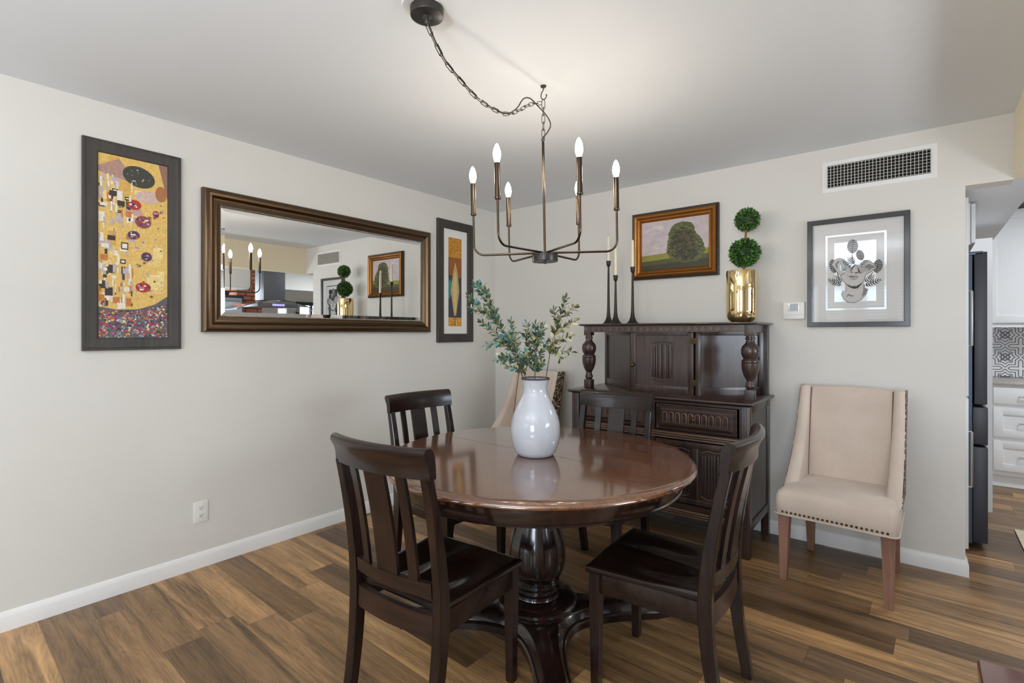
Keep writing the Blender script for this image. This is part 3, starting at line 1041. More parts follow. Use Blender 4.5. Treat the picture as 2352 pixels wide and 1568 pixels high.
# --- print of a sculpted head with leaves
xA, xB, zA, zB = 2.585, 3.092, 1.344, 2.000
k6 = empty('framed_print', ((xA + xB) / 2, 0, zA), 'black framed print of a sculpted head wreathed in leaves', 'picture')
fw_, fh_ = xB - xA, zB - zA
Tk = TB(-fw_ / 2, 0)
mb = MB()
sweep_frame(mb, fw_, fh_, [(0, 0), (0, 0.026), (0.002, 0.028), (0.026, 0.028), (0.028, 0.026), (0.029, 0.010)], Tk)
mb.build('frame', M['gloss_black'], k6, sharp=25)
mb = MB()
mb.box(0.028, fw_ - 0.028, 0.028, fh_ - 0.028, 0.004, 0.008, T=Tk)
mb.build('mat', M['mat_board'], k6)
iw, ih = fw_ - 0.058, fh_ - 0.058
Ti = Tk @ Matrix.Translation((0.029, 0.029, 0.0084))


def zp(x, y):
    u = (x - 50) / 1330.0
    top, bot = 125 - 115 * u, 1535 - 5 * u
    return (u * iw, (bot - y) / (bot - top) * ih)


mb = MB()
uu = lambda u, v: (u * iw, v * ih)
o_, i_ = (.15, .12, .823, .883), (.172, .138, .80, .866)
q = [Ti @ Vector((*uu(*p), 0)) for p in ((o_[0], o_[1]), (o_[2], o_[1]), (o_[2], o_[3]), (o_[0], o_[3]), (i_[0], i_[1]), (i_[2], i_[1]), (i_[2], i_[3]), (i_[0], i_[3]))]
mb.add(q, [(0, 1, 5, 4), (1, 2, 6, 5), (2, 3, 7, 6), (3, 0, 4, 7)])
q = [Ti @ Vector((*uu(*p), 0)) for p in ((.252, .204), (.714, .204), (.714, .80), (.252, .80))]
mb.add(q, [(0, 1, 2, 3)])
fo = mb.build('foil', M['foil'], k6)
INK, GR, LG, MG = rgb(40, 38, 40), rgb(214, 209, 205), rgb(190, 184, 180), rgb(140, 134, 130)
polys = []


def zpoly(layer, col, pts):
    polys.append((layer, col, [zp(*p) for p in pts]))


def outlined(layer, fill, pts, w=7):
    cx = sum(p[0] for p in pts) / len(pts)
    cy = sum(p[1] for p in pts) / len(pts)
    big = []
    for x, y in pts:
        d = math.hypot(x - cx, y - cy) or 1
        big.append((x + (x - cx) / d * w, y + (y - cy) / d * w))
    zpoly(layer, INK, big)
    zpoly(layer + .15, fill, pts)


def monstera(layer, cx, cy, r, ang, col=LG, sy=1.25):
    ca, sa = math.cos(ang), math.sin(ang)
    tr = lambda x, y: (cx + x * ca - y * sa, cy + x * sa + y * ca)
    zpoly(layer, INK, [tr(r * math.sin(a) * 1.0, -r * sy * math.cos(a)) for a in [2 * PI * k / 22 for k in range(22)]])
    for sgn in (-1, 1):
        for k in range(6):
            y0 = -r * sy * .82 + k * r * sy * .29
            ww = r * math.sqrt(max(0.02, 1 - (y0 / (r * sy)) ** 2)) * .92
            zpoly(layer + .2, col, [tr(sgn * .08 * r, y0 + .10 * r), tr(sgn * .08 * r, y0 + .30 * r), tr(sgn * ww, y0 + .06 * r), tr(sgn * ww, y0 - .10 * r)])


def frond(layer, x0, y0, x1, y1, w, n=6):
    dx, dy = x1 - x0, y1 - y0
    L_ = math.hypot(dx, dy)
    ux, uy = dx / L_, dy / L_
    vx, vy = -uy, ux
    zpoly(layer, INK, [(x0 - vx * 3, y0 - vy * 3), (x1, y1), (x0 + vx * 3, y0 + vy * 3)])
    for k in range(n):
        t = (k + .6) / n
        bx, by = x0 + dx * t, y0 + dy * t
        for sgn in (-1, 1):
            ww = w * math.sin(PI * min(.95, t * .8 + .15))
            zpoly(layer + .02 * k, INK if (k + sgn) % 3 else MG, [(bx, by), (bx + ux * L_ * .06 + vx * sgn * ww * .5 - uy * 0, by + uy * L_ * .06 + vy * sgn * ww * .5), (bx + ux * L_ * .20 + vx * sgn * ww, by + uy * L_ * .20 + vy * sgn * ww), (bx + ux * L_ * .10, by + uy * L_ * .10)])


monstera(2, 372, 715, 62, -.25, LG, 1.6)
monstera(2, 1022, 725, 66, .25, LG, 1.5)
monstera(2, 660, 432, 84, .08, LG, 1.2)
monstera(2.5, 770, 560, 58, -.35, LG, 1.35)
frond(2.5, 680, 690, 590, 600, 60)
frond(2.5, 690, 690, 640, 570, 40)
frond(2, 500, 1000, 305, 915, 60, 7)
frond(2, 500, 960, 400, 865, 60)
frond(2, 830, 1010, 1050, 930, 60, 7)
frond(2, 830, 950, 960, 870, 60)
outlined(3, GR, [(560, 985), (640, 1040), (720, 1040), (820, 970), (830, 1040), (880, 1060), (850, 1140), (780, 1210), (690, 1250), (600, 1245), (530, 1200), (495, 1130), (520, 1075), (560, 1090)])
zpoly(3.4, MG, [(820, 990), (835, 1045), (875, 1062), (845, 1135), (790, 1170), (815, 1090)])
zpoly(3.4, MG, [(590, 1120), (640, 1140), (690, 1150), (640, 1168), (600, 1150), (560, 1185)])
outlined(4, GR, [(480, 850), (540, 812), (600, 778), (650, 738), (700, 700), (760, 722), (850, 738), (872, 790), (845, 860), (825, 930), (770, 995), (700, 1022), (630, 1012), (560, 975), (510, 925)])
zpoly(4.3, INK, [(560, 975), (640, 1012), (720, 1010), (820, 950), (740, 1042), (680, 1052), (610, 1025)])
zpoly(4.4, LG, [(735, 740), (760, 725), (850, 738), (870, 785), (800, 830), (765, 820), (740, 790)])
zpoly(4.4, MG, [(735, 740), (765, 800), (790, 835), (735, 815)])
outlined(5, GR, [(690, 720), (725, 725), (745, 800), (725, 825), (690, 815), (655, 805), (628, 800), (650, 760)], 5)
zpoly(5.4, INK, [(628, 800), (655, 808), (650, 818), (632, 815)])
zpoly(5.4, INK, [(690, 815), (735, 805), (722, 828), (700, 828)])
outlined(5, LG, [(600, 868), (640, 858), (675, 865), (705, 857), (748, 872), (720, 902), (670, 918), (632, 902)], 5)
zpoly(5.4, INK, [(600, 868), (640, 866), (675, 874), (748, 872), (675, 884), (636, 878)])
zpoly(5.3, LG, [(590, 800), (610, 795), (575, 890), (560, 905)])
outlined(4.6, GR, [(345, 690), (400, 620), (470, 602), (530, 622), (590, 680), (470, 700), (470, 780), (545, 815), (478, 850), (425, 800)])
outlined(5, rgb(200, 208, 212), [(480, 650), (520, 632), (580, 690), (635, 735), (560, 770), (500, 790)], 4)
frond(5.4, 500, 640, 640, 740, 40, 5)
frond(5.4, 520, 790, 560, 740, 34, 4)
zpoly(5.2, MG, [(400, 680), (440, 640), (470, 640), (430, 700), (440, 760), (405, 730)])
outlined(4.6, GR, [(765, 700), (830, 640), (900, 645), (960, 690), (1010, 740), (930, 800), (850, 850), (875, 790), (860, 740), (800, 722)])
frond(5.4, 780, 715, 880, 640, 34, 5)
zpoly(5.2, MG, [(830, 720), (900, 690), (1000, 740), (930, 760), (890, 800), (885, 760)])
zpoly(5.3, INK, [(620, 790), (690, 700), (700, 706), (640, 790)])
zpoly(2.2, INK, [(650, 510), (658, 510), (662, 620), (652, 620)])
zpoly(2.2, INK, [(420, 800), (430, 800), (475, 930), (462, 930)])
zpoly(2.2, INK, [(945, 810), (955, 812), (905, 900), (896, 896)])
flatmesh('print', polys, M['ink'], k6, Ti @ Matrix.Translation((0, 0, 0.0002)))
mb = MB()
q = [Tk @ Vector(p) for p in ((.028, .028, .0135), (fw_ - .028, .028, .0135), (fw_ - .028, fh_ - .028, .0135), (.028, fh_ - .028, .0135))]
mb.add(q, [(0, 1, 2, 3)])
face_to(mb.build('picture_glass', M['picture_glass'], k6), (0, -1, 0))

# --- air vent
k7 = empty('air_vent', (2.936, 0, 2.164), 'white air vent grille with dark slots high on the wall', 'vent')
VW, VH = 0.552, 0.194
Tk = TB(-VW / 2, 0)
mb = MB()
sweep_frame(mb, VW, VH, [(0, 0), (0, 0.003), (0.004, 0.006), (0.029, 0.006), (0.030, 0.003)], Tk)
mb.build('flange', M['trim'], k7)
mb = MB()
mb.box(0.028, VW - 0.028, 0.028, VH - 0.028, 0.0005, 0.002, T=Tk)
mb.build('duct_backing', M['dark_void'], k7)
mb = MB()
for i in range(29):
    x = 0.031 + i * (VW - 0.062) / 28
    mb.box(x - 0.0014, x + 0.0014, 0.030, VH - 0.030, 0.006, 0.018, T=Tk)
mb.build('upright_vanes', M['vane'], k7)
mb = MB()
for i in range(8):
    z = 0.034 + i * (VH - 0.068) / 7
    mb.box(0.030, VW - 0.030, z - 0.0012, z + 0.0012, 0.002, 0.006, T=Tk)
mb.build('cross_vanes', M['vane'], k7)

# --- thermostat
k8 = empty('thermostat', (2.5085, 0, 1.394), 'white wall thermostat beside the black framed head print', 'thermostat')
Tk = TB(-0.0605, 0)
mb = MB()
mb.box(0, 0.121, 0, 0.109, 0, 0.022, bev=0.005, T=Tk)
mb.build('case', M['white_plastic'], k8)
mb = MB()
mb.box(0.029, 0.088, 0.050, 0.100, 0.0215, 0.0228, bev=0.0005, T=Tk)
mb.build('bezel', M['steel'], k8)
mb = MB()
mb.box(0.040, 0.086, 0.052, 0.098, 0.0226, 0.0234, T=Tk)
mb.build('display', M['lcd'], k8)
mb = MB()
mb.box(0.096, 0.108, 0.078, 0.092, 0.0215, 0.0235, bev=0.0008, T=Tk)
mb.build('button', M['white_plastic'], k8)
mb = MB()
mb.box(0.002, 0.119, 0.0265, 0.028, 0.0217, 0.0223, T=Tk)
mb.build('seam', M['lcd'], k8)

# ------------------------------------------------------------------ dining table
TC = (1.757, -1.759)
TZ = 0.755
tab = empty('dining_table', (TC[0], TC[1], 0), 'round dark wood pedestal dining table with glossy brown top', 'table', R(-1.6))
prof = [(0.0001, TZ - 0.018), (0.0001, TZ), (0.660, TZ), (0.670, TZ - 0.0008), (0.679, TZ - 0.0026), (0.687, TZ - 0.0058), (0.6925, TZ - 0.0096), (0.696, TZ - 0.0140), (0.697, TZ - 0.0185), (0.695, TZ - 0.024), (0.688, TZ - 0.029), (0.676, TZ - 0.032), (0.645, TZ - 0.033), (0.645, TZ - 0.018), (0.0001, TZ - 0.018)]
for a0 in (0.0, PI):
    mb = MB()
    mb.lathe(prof, 64, (0, 0.0014 if a0 == 0 else -0.0014, 0), 0, None, a0, a0 + PI)
    # close the straight edge
    n = 65
    ring = [i * n for i in range(1, len(prof) - 1)]
    ring2 = [i * n + 64 for i in range(1, len(prof) - 1)]
    mb.f.append(ring)
    mb.mi.append(0); mb.c.append(None); mb.flat.append(True)
    mb.f.append(ring2[::-1])
    mb.mi.append(0); mb.c.append(None); mb.flat.append(True)
    mb.build('tabletop_half', M['table_top'], tab, sharp=30)
mb = MB()
mb.lathe([(0.612, 0.725), (0.640, 0.725), (0.640, 0.668), (0.636, 0.662), (0.640, 0.658), (0.637, 0.650), (0.612, 0.650), (0.612, 0.725)], 96, cap=False)
mb.build('apron', M['table_wood'], tab)
mb = MB()
mb.lathe([(0.19, 0.732), (0.19, 0.70), (0.10, 0.69), (0.084, 0.62), (0.080, 0.56), (0.084, 0.50), (0.098, 0.44), (0.118, 0.385), (0.130, 0.335), (0.134, 0.29), (0.130, 0.25), (0.118, 0.215), (0.104, 0.195),
          (0.098, 0.190), (0.098, 0.186), (0.104, 0.182), (0.104, 0.174), (0.098, 0.170), (0.098, 0.166), (0.106, 0.160), (0.106, 0.150), (0.099, 0.146), (0.099, 0.142), (0.110, 0.136), (0.110, 0.126), (0.104, 0.122), (0.106, 0.117),
          (0.150, 0.112), (0.176, 0.104), (0.184, 0.096), (0.184, 0.084), (0.176, 0.078), (0.172, 0.070), (0.172, 0.060)][::-1], 64)
mb.build('pedestal', M['table_wood'], tab)


def foot_outline(Rf, w, rc, z):
    """four feet at 45 degrees joined by concave arcs"""
    pts = []
    for k in range(4):
        a = R(45) + k * PI / 2
        u, v = Vector((math.cos(a), math.sin(a))), Vector((-math.sin(a), math.cos(a)))
        a2 = a + PI / 2
        u2, v2 = Vector((math.cos(a2), math.sin(a2))), Vector((-math.sin(a2), math.cos(a2)))
        tip0, tip1 = u * Rf - v * w * .75, u * Rf + v * w * .75
        sh = u * (Rf - .06) + v * w
        e = u2 * (Rf - .06) - v2 * w
        pts += [tip0, tip1]
        p1, p2 = u * (rc * .62) + v * w * 1.0, u2 * (rc * .62) - v2 * w * 1.0
        for j in range(17):
            t = j / 16
            pts.append(sh * (1 - t) ** 3 + p1 * 3 * t * (1 - t) ** 2 + p2 * 3 * t * t * (1 - t) + e * t ** 3)
    return [(p.x, p.y, z) for p in pts]


mb = MB()
mb.loft([foot_outline(.615, .066, .20, 0.0), foot_outline(.615, .066, .20, 0.028), foot_outline(.611, .061, .19, 0.034), foot_outline(.606, .054, .18, 0.036), foot_outline(.600, .050, .17, 0.046), foot_outline(.590, .044, .16, 0.058), foot_outline(.578, .040, .15, 0.066), foot_outline(.572, .036, .145, 0.068)])
mb.build('pedestal_foot', M['table_wood'], tab, sharp=28)

# ------------------------------------------------------------------ slat-back dining chairs


def lerp(tab_, z):
    for (z0, a), (z1, c) in zip(tab_, tab_[1:]):
        if z <= z1:
            t = (z - z0) / (z1 - z0)
            return a + (c - a) * t
    return tab_[-1][1]


POST_Y = [(0.0, -.262), (.12, -.238), (.25, -.218), (.40, -.208), (.50, -.210), (.60, -.222), (.70, -.238), (.80, -.258), (.90, -.282), (.96, -.298)]


def smooth_y(z):
    return (lerp(POST_Y, max(0, z - .04)) + lerp(POST_Y, z) + lerp(POST_Y, min(.96, z + .04))) / 3


def bow(x, amt=0.032):
    return -amt * (1 - (x / 0.205) ** 2)


def make_chair(label):
    c = empty('dining_chair', (0, 0, 0), label, 'chair', 0, 'slat-back chairs around the dining table')
    # seat
    mb = MB()

    def seat_top(u, v):
        x = (u - .5) * 2
        hw = .200 + .025 * v
        yy = -.205 + .425 * v
        z = .455
        e = min(1 - abs(x), 1.0)
        dip = math.exp(-((abs(x) - .42) / .30) ** 2) * math.exp(-((v - .40) / .27) ** 2) * .016
        ridge = math.exp(-(x / .16) ** 2) * math.exp(-((v - .72) / .25) ** 2) * .003
        rnd = 0.0
        for d in ((1 - abs(x)) * hw, v * .425, (1 - v) * .425):
            if d < .010:
                rnd = max(rnd, .007 * (1 - d / .010) ** 2)
        return (x * hw, yy - (.006 * x * x if v > .9 else 0), z - dip + ridge - rnd)
    ths = [0, .012, .024] + [.05 + .9 * i / 24 for i in range(25)] + [.976, .988, 1]
    nu = len(ths) - 1
    vs = [seat_top(u, v) for v in ths for u in ths]
    fs = [(j * (nu + 1) + i, j * (nu + 1) + i + 1, (j + 1) * (nu + 1) + i + 1, (j + 1) * (nu + 1) + i) for j in range(nu) for i in range(nu)]
    mb.add(vs, fs)
    per = [i for i in range(nu + 1)] + [(j + 1) * (nu + 1) - 1 for j in range(1, nu + 1)] + [nu * (nu + 1) + i for i in range(nu - 1, -1, -1)] + [j * (nu + 1) for j in range(nu - 1, 0, -1)]
    rim = [vs[i] for i in per]
    low = [(x * .985, y, .428) for x, y, z in rim]
    mb.loft([rim, [(x, y, min(z, .445)) for x, y, z in rim], [(x, y, .433) for x, y, z in rim], low], caps=False)
    mb.add(low, [tuple(range(len(low)))[::-1]])
    mb.build('seat', M['seat_wood'], c, sharp=50)
    # front legs
    for sx in (-1, 1):
        mb = MB()
        rings = []
        for z, hw in ((0, .014), (.01, .015), (.25, .0185), (.36, .0205), (.428, .0205)):
            cx, cy = sx * .193, .185
            rings.append([(cx - hw, cy - hw, z), (cx + hw, cy - hw, z), (cx + hw, cy + hw, z), (cx - hw, cy + hw, z)])
        mb.loft(rings)
        mb.build('leg', M['espresso'], c, sharp=20)
    # rear posts run from the floor to the crest rail
    for sx in (-1, 1):
        mb = MB()
        rings = []
        n = 22
        for k in range(n + 1):
            z = .872 * k / n
            y = smooth_y(z)
            hw = .0185 - .003 * max(0, (z - .45) / .45)
            hd = .0225 - .007 * max(0, (z - .45) / .45) - .005 * max(0, (.35 - z) / .35)
            cx = sx * (.190 + .012 * min(1, z / .45))
            bv_ = .003
            rings.append([(cx - hw + bv_, y - hd, z), (cx + hw - bv_, y - hd, z), (cx + hw, y - hd + bv_, z), (cx + hw, y + hd - bv_, z), (cx + hw - bv_, y + hd, z), (cx - hw + bv_, y + hd, z), (cx - hw, y + hd - bv_, z), (cx - hw, y - hd + bv_, z)])
        mb.loft(rings)
        mb.build('back_post', M['espresso'], c, sharp=20)
    # crest rail with rolled top
    mb = MB()
    rings = []
    sec = [(.014, .0), (.0135, .022), (.0115, .046), (.0085, .068), (.003, .083), (-.006, .093), (-.017, .097), (-.029, .095), (-.037, .087), (-.037, .076), (-.030, .064), (-.022, .050), (-.017, .034), (-.015, .018), (-.014, 0)]
    for k in range(25):
        x = -.223 + .446 * k / 24
        yb = smooth_y(.87) + bow(x, .030)
        rings.append([(x, yb + dy, .866 + dz) for dy, dz in sec])
    mb.loft(rings)
    mb.build('crest_rail', M['espresso_x'], c, sharp=40)
    # lower back rail and rear seat rail
    for nm, z0, z1, am in (('lower_back_rail', .478, .525, .030), ('seat_rail', .352, .424, .022)):
        mb = MB()
        rings = []
        for k in range(21):
            x = -.178 + .356 * k / 20
            ys = [smooth_y(z0) + bow(x, am), smooth_y(z1) + bow(x, am)]
            rings.append([(x, ys[0] + .010, z0), (x, ys[1] + .010, z1), (x, ys[1] - .010, z1), (x, ys[0] - .010, z0)])
        mb.loft(rings)
        mb.build(nm, M['espresso_x'], c, sharp=30)
    # slats: narrow, wide, narrow
    for x0, x1 in ((-.128, -.094), (-.048, .048), (.094, .128)):
        mb = MB()
        rings = []
        for k in range(13):
            z = .523 + (.872 - .523) * k / 12
            y0_, y1_ = smooth_y(z) + bow(x0, .032), smooth_y(z) + bow(x1, .032)
            rings.append([(x0, y0_ + .006, z), (x1, y1_ + .006, z), (x1, y1_ - .006, z), (x0, y0_ - .006, z)])
        mb.loft(rings)
        mb.build('back_slat', M['espresso'], c, sharp=20)
    for (x0, x1, y0, y1) in ((-.174, .174, .172, .192), (-.203, -.185, -.19, .166), (.185, .203, -.19, .166)):
        mb = MB()
        mb.box(x0, x1, y0, y1, .352, .428, bev=.002)
        mb.build('seat_rail', M['espresso_x'], c)
    return c


c0 = make_chair('dark slat-back dining chair with its back towards the viewer, beside bare wall')
c0.location = (1.757, -2.365, 0)
c0.rotation_euler = (0, 0, R(4))
dup(c0, (2.375, -1.79, 0), R(93), 'dark slat-back dining chair seen side-on, between table and beige chair')
dup(c0, (1.146, -1.699, 0), R(-93), 'dark slat-back dining chair nearest the wall with the long mirror')
dup(c0, (1.767, -1.228, 0), R(-175), 'dark slat-back dining chair standing between table and carved buffet')

# ------------------------------------------------------------------ upholstered chairs


def make_parsons(label):
    c = empty('parsons_chair', (0, 0, 0), label, 'chair', 0, 'beige upholstered chairs by the walls')
    # local: front is -Y, seat front at y=-.30, back at +.26
    mb = MB()

    def ring(z, ins, fy):
        w = .262 - ins
        y0, y1 = -.31 + ins + fy, .20
        r = .03
        pts = []
        for (cx, cy, a0) in ((w - r, y0 + r, -PI / 2), (w - r - .02, y1 - r, 0), (-w + r + .02, y1 - r, PI / 2), (-w + r, y0 + r, PI)):
            for k in range(5):
                a = a0 + PI / 2 * k / 4
                pts.append((cx + r * math.cos(a), cy + r * math.sin(a), z))
        return pts
    rings = [ring(.347, .004, 0), ring(.352, 0, 0), ring(.40, -.002, 0), ring(.445, .0, 0), ring(.465, .008, .003), ring(.476, .022, .006)]
    mb.loft(rings, caps=False)
    top = rings[-1]
    n = len(top)
    prev = top
    base = len(mb.v) - n
    for s_, dz in ((.88, .006), (.7, .011), (.45, .015), (.2, .017)):
        cur = [(x * s_, -.06 + (y + .06) * s_, .476 + dz) for x, y, z in top]
        mb.loft([prev, cur], caps=False)
        prev = cur
    mb.add(prev, [tuple(range(n))])
    mb.add(rings[0], [tuple(range(n))[::-1]])
    mb.build('seat', M['linen'], c, sharp=55)
    # lower welt with nailheads
    mb = MB()
    wl = ring(.352, -.004, 0)
    mb.tube([Vector(p) for p in wl], .0045, 6, closed=True)
    mb.build('welt', M['linen'], c)
    mb = MB()
    for k in range(23):
        x = -.225 + .45 * k / 22
        T = Matrix.Translation((x, -.312, .366)) @ Matrix.Rotation(R(90), 4, 'X')
        mb.sphere((0, 0, 0), .0062, 8, 6, sc=(1, 1, .6), T=T)
    mb.build('nailhead_trim', M['brass_old'], c)
    # back cushion
    mb = MB()

    def backf(u, v):
        x = (u - .5) * 2
        z = .44 + .545 * v
        hw = .1955 + .006 * v
        y = .125 + .085 * v ** 1.3
        puff = (1 - x * x) * .016 * math.sin(PI * min(1, v * .9 + .1)) + .006
        if v > .93:
            puff -= (v - .93) / .07 * .012
        return (x * hw, y - puff, z + .010 * (1 - x * x) * v)
    mb.grid(backf, 20, 24)
    nu, nv = 20, 24
    edge = [backf(i / nu, 1) for i in range(nu + 1)]
    mb.loft([edge, [(x * 1.16, y + .03, z + .002) for x, y, z in edge], [(x * 1.2, y + .078, z - .004) for x, y, z in edge], [(x * 1.2, y + .08, z - .03) for x, y, z in edge]], closed=False, caps=False)
    mb.build('backrest', M['linen'], c, sharp=60)
    # rear panel of the back
    mb = MB()
    rings = []
    for k in range(13):
        v = k / 12
        z = .345 + .622 * v
        y = .155 + .105 * v ** 1.3
        w = .238 + .005 * v
        rings.append([(-w, y - .022, z), (w, y - .022, z), (w, y + .012, z), (-w, y + .012, z)])
    mb.loft(rings)
    mb.build('back_panel', M['scroll'], c, sharp=30)
    # wings: deep at the seat, slim at the top, leaning outwards; beige inside and front, patterned outside
    for sx in (-1, 1):
        inn, out_ = [], []
        N = 22
        for k in range(N + 1):
            v = k / N
            z = .445 + .548 * v
            yb = .17 + .088 * v ** 1.3
            depth = .085 + .20 * (1 - v) ** 2.6 + .035 * (1 - v)
            yf = yb - depth
            xi = sx * (.196 + .004 * v)
            xo = sx * (.250 + .002 * v)
            xf = sx * (.262 - .012 * v)
            rr = .016
            inn.append([(xi, yb, z), (xi, yf + rr * 1.6, z), (xi + sx * .004, yf + rr * .6, z), (xi + sx * .016, yf + .002, z), ((xi + xf) / 2 + sx * .004, yf - .003, z), (xf - sx * .008, yf + .001, z), (xf, yf + .008, z), (xf, yf + .014, z), (xo - sx * .01, yb, z)])
            out_.append([(xf - sx * .004, yf + .010, z), (xf + sx * .003, yf + .012, z), (xo + sx * .003, yb + .01, z), (xo - sx * .004, yb + .012, z)])
        mb = MB()
        mb.loft(inn)
        w_ = mb.build('wing', M['linen'], c, sharp=50)
        mb = MB()
        mb.loft(out_)
        mb.build('patterned_side', M['scroll'], w_, sharp=40)
        mb = MB()
        mb.tube([(sx * .196, .118 + .088 * (k / 10) ** 1.3 - .004, .455 + .53 * k / 10) for k in range(11)], .003, 6)
        mb.build('piping', M['piping'], c)
    # legs
    for sx, y, sp in ((-1, -.275, 0), (1, -.275, 0), (-1, .185, .05), (1, .185, .05)):
        mb = MB()
        rings = []
        xo = .222 if y < 0 else .20
        for z, h in ((0, .0165), (.348, .0265)):
            t = 1 - z / .348
            cx, cy = sx * (xo + .006 * t), y + sp * t
            rings.append([(cx - h, cy - h, z), (cx + h, cy - h, z), (cx + h, cy + h, z), (cx - h, cy + h, z)])
        mb.loft(rings)
        lg = mb.build('leg', M['taupe_wood'], c, sharp=20)
    return c


p0 = make_parsons('beige upholstered side chair with nailhead trim standing clear by the wall vent')
p0.location = (2.812, -0.375, 0)
p0.rotation_euler = (0, 0, R(-3.5))
dup(p0, (0.60, -0.40, 0), R(-6), 'beige upholstered chair in the room corner, partly hidden by the white vase')

# ------------------------------------------------------------------ carved buffet
BX0, BX1 = 1.180, 2.372
buf = empty('buffet', ((BX0 + BX1) / 2, -0.28, 0), 'dark carved court cupboard buffet with turned posts against the wall', 'buffet')
OX, OY = (BX0 + BX1) / 2, -0.28
hw = (BX1 - BX0) / 2
FY, BY = -0.53 - OY, -0.02 - OY      # front and back of the body


def bpart(mb, name, mat, sharp=30):
    return mb.build(name, mat, buf, sharp=sharp)


for sx in (-1, 1):
    mb = MB()
    x0, x1 = sorted((sx * hw, sx * (hw - .056)))
    mb.box(x0, x1, FY, FY + .05, 0, .880, bev=.003)
    for gx in (.014, .026, .038):
        mb.box(sx * (hw - gx) - .0035, sx * (hw - gx) + .0035, FY - .003, FY + .002, .05, .875, bev=.0015, mi=1)
    bpart(mb, 'leg', [M['buffet'], M['buffet_x']])
    mb = MB()
    x0, x1 = sorted((sx * hw, sx * (hw - .045)))
    mb.box(x0, x1, BY - .045, BY, 0, .880, bev=.003)
    bpart(mb, 'leg', M['buffet'])
    mb = MB()
    x0, x1 = sorted((sx * (hw - .008), sx * (hw - .022)))
    mb.box(x0, x1, FY + .05, BY - .045, .20, .880)
    x0, x1 = sorted((sx * (hw - .001), sx * (hw - .024)))
    mb.box(x0, x1, FY + .05, BY - .045, .155, .205, bev=.003)
    mb.box(x0, x1, FY + .05, BY - .045, .835, .880, bev=.003)
    bpart(mb, 'side_panel', M['buffet'])
mb = MB()
mb.box(-hw + .045, hw - .045, BY - .012, BY, .16, .88)
bpart(mb, 'back_board', M['buffet'])
mb = MB()
mb.box(-hw + .05, hw - .05, FY + .03, BY - .012, .17, .19)
bpart(mb, 'bottom_board', M['buffet_x'])
# worktop with moulded edge
mb = MB()
prof = [(0, .878), (.006, .882), (.016, .884), (.022, .888), (.026, .894), (.024, .901), (.018, .905)]
rings = []
for o, z in prof:
    rings.append([(-hw - o + .002, FY - o, z), (hw + o - .002, FY - o, z), (hw + o - .002, BY + .012, z), (-hw - o + .002, BY + .012, z)])
mb.loft(rings)
bpart(mb, 'worktop', M['buffet_x'], 40)
# face frame rails
for z0, z1, nm in ((.862, .880, 'top_rail'), (.640, .690, 'mid_rail'), (.165, .245, 'bottom_rail')):
    mb = MB()
    mb.box(-hw + .056, hw - .056, FY + .008, FY + .030, z0, z1)
    if nm != 'top_rail':
        for zz in ((z0 + .010), (z0 + .024), (z0 + .038)):
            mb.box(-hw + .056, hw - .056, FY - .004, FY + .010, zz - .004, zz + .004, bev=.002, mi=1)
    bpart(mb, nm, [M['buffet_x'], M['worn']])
mb = MB()
mb.box(-.026, .026, FY + .002, FY + .030, .19, .862, bev=.003)
for gx in (-.012, 0, .012):
    mb.box(gx - .003, gx + .003, FY - .002, FY + .004, .20, .86, bev=.0012)
bpart(mb, 'centre_stile', M['buffet'])
DW = (hw - .056) - .026          # width of one bay


def arch_flute(mb, cx, z0, z1, w, y):
    """carved stopped flute: a raised rounded-arch outline"""
    pts = [(cx - w, y, z0)] + [(cx - w * math.cos(PI * k / 8), y, z1 - w + w * math.sin(PI * k / 8)) for k in range(9)] + [(cx + w, y, z0)]
    mb.tube(pts + [], .0022, 5, closed=True)


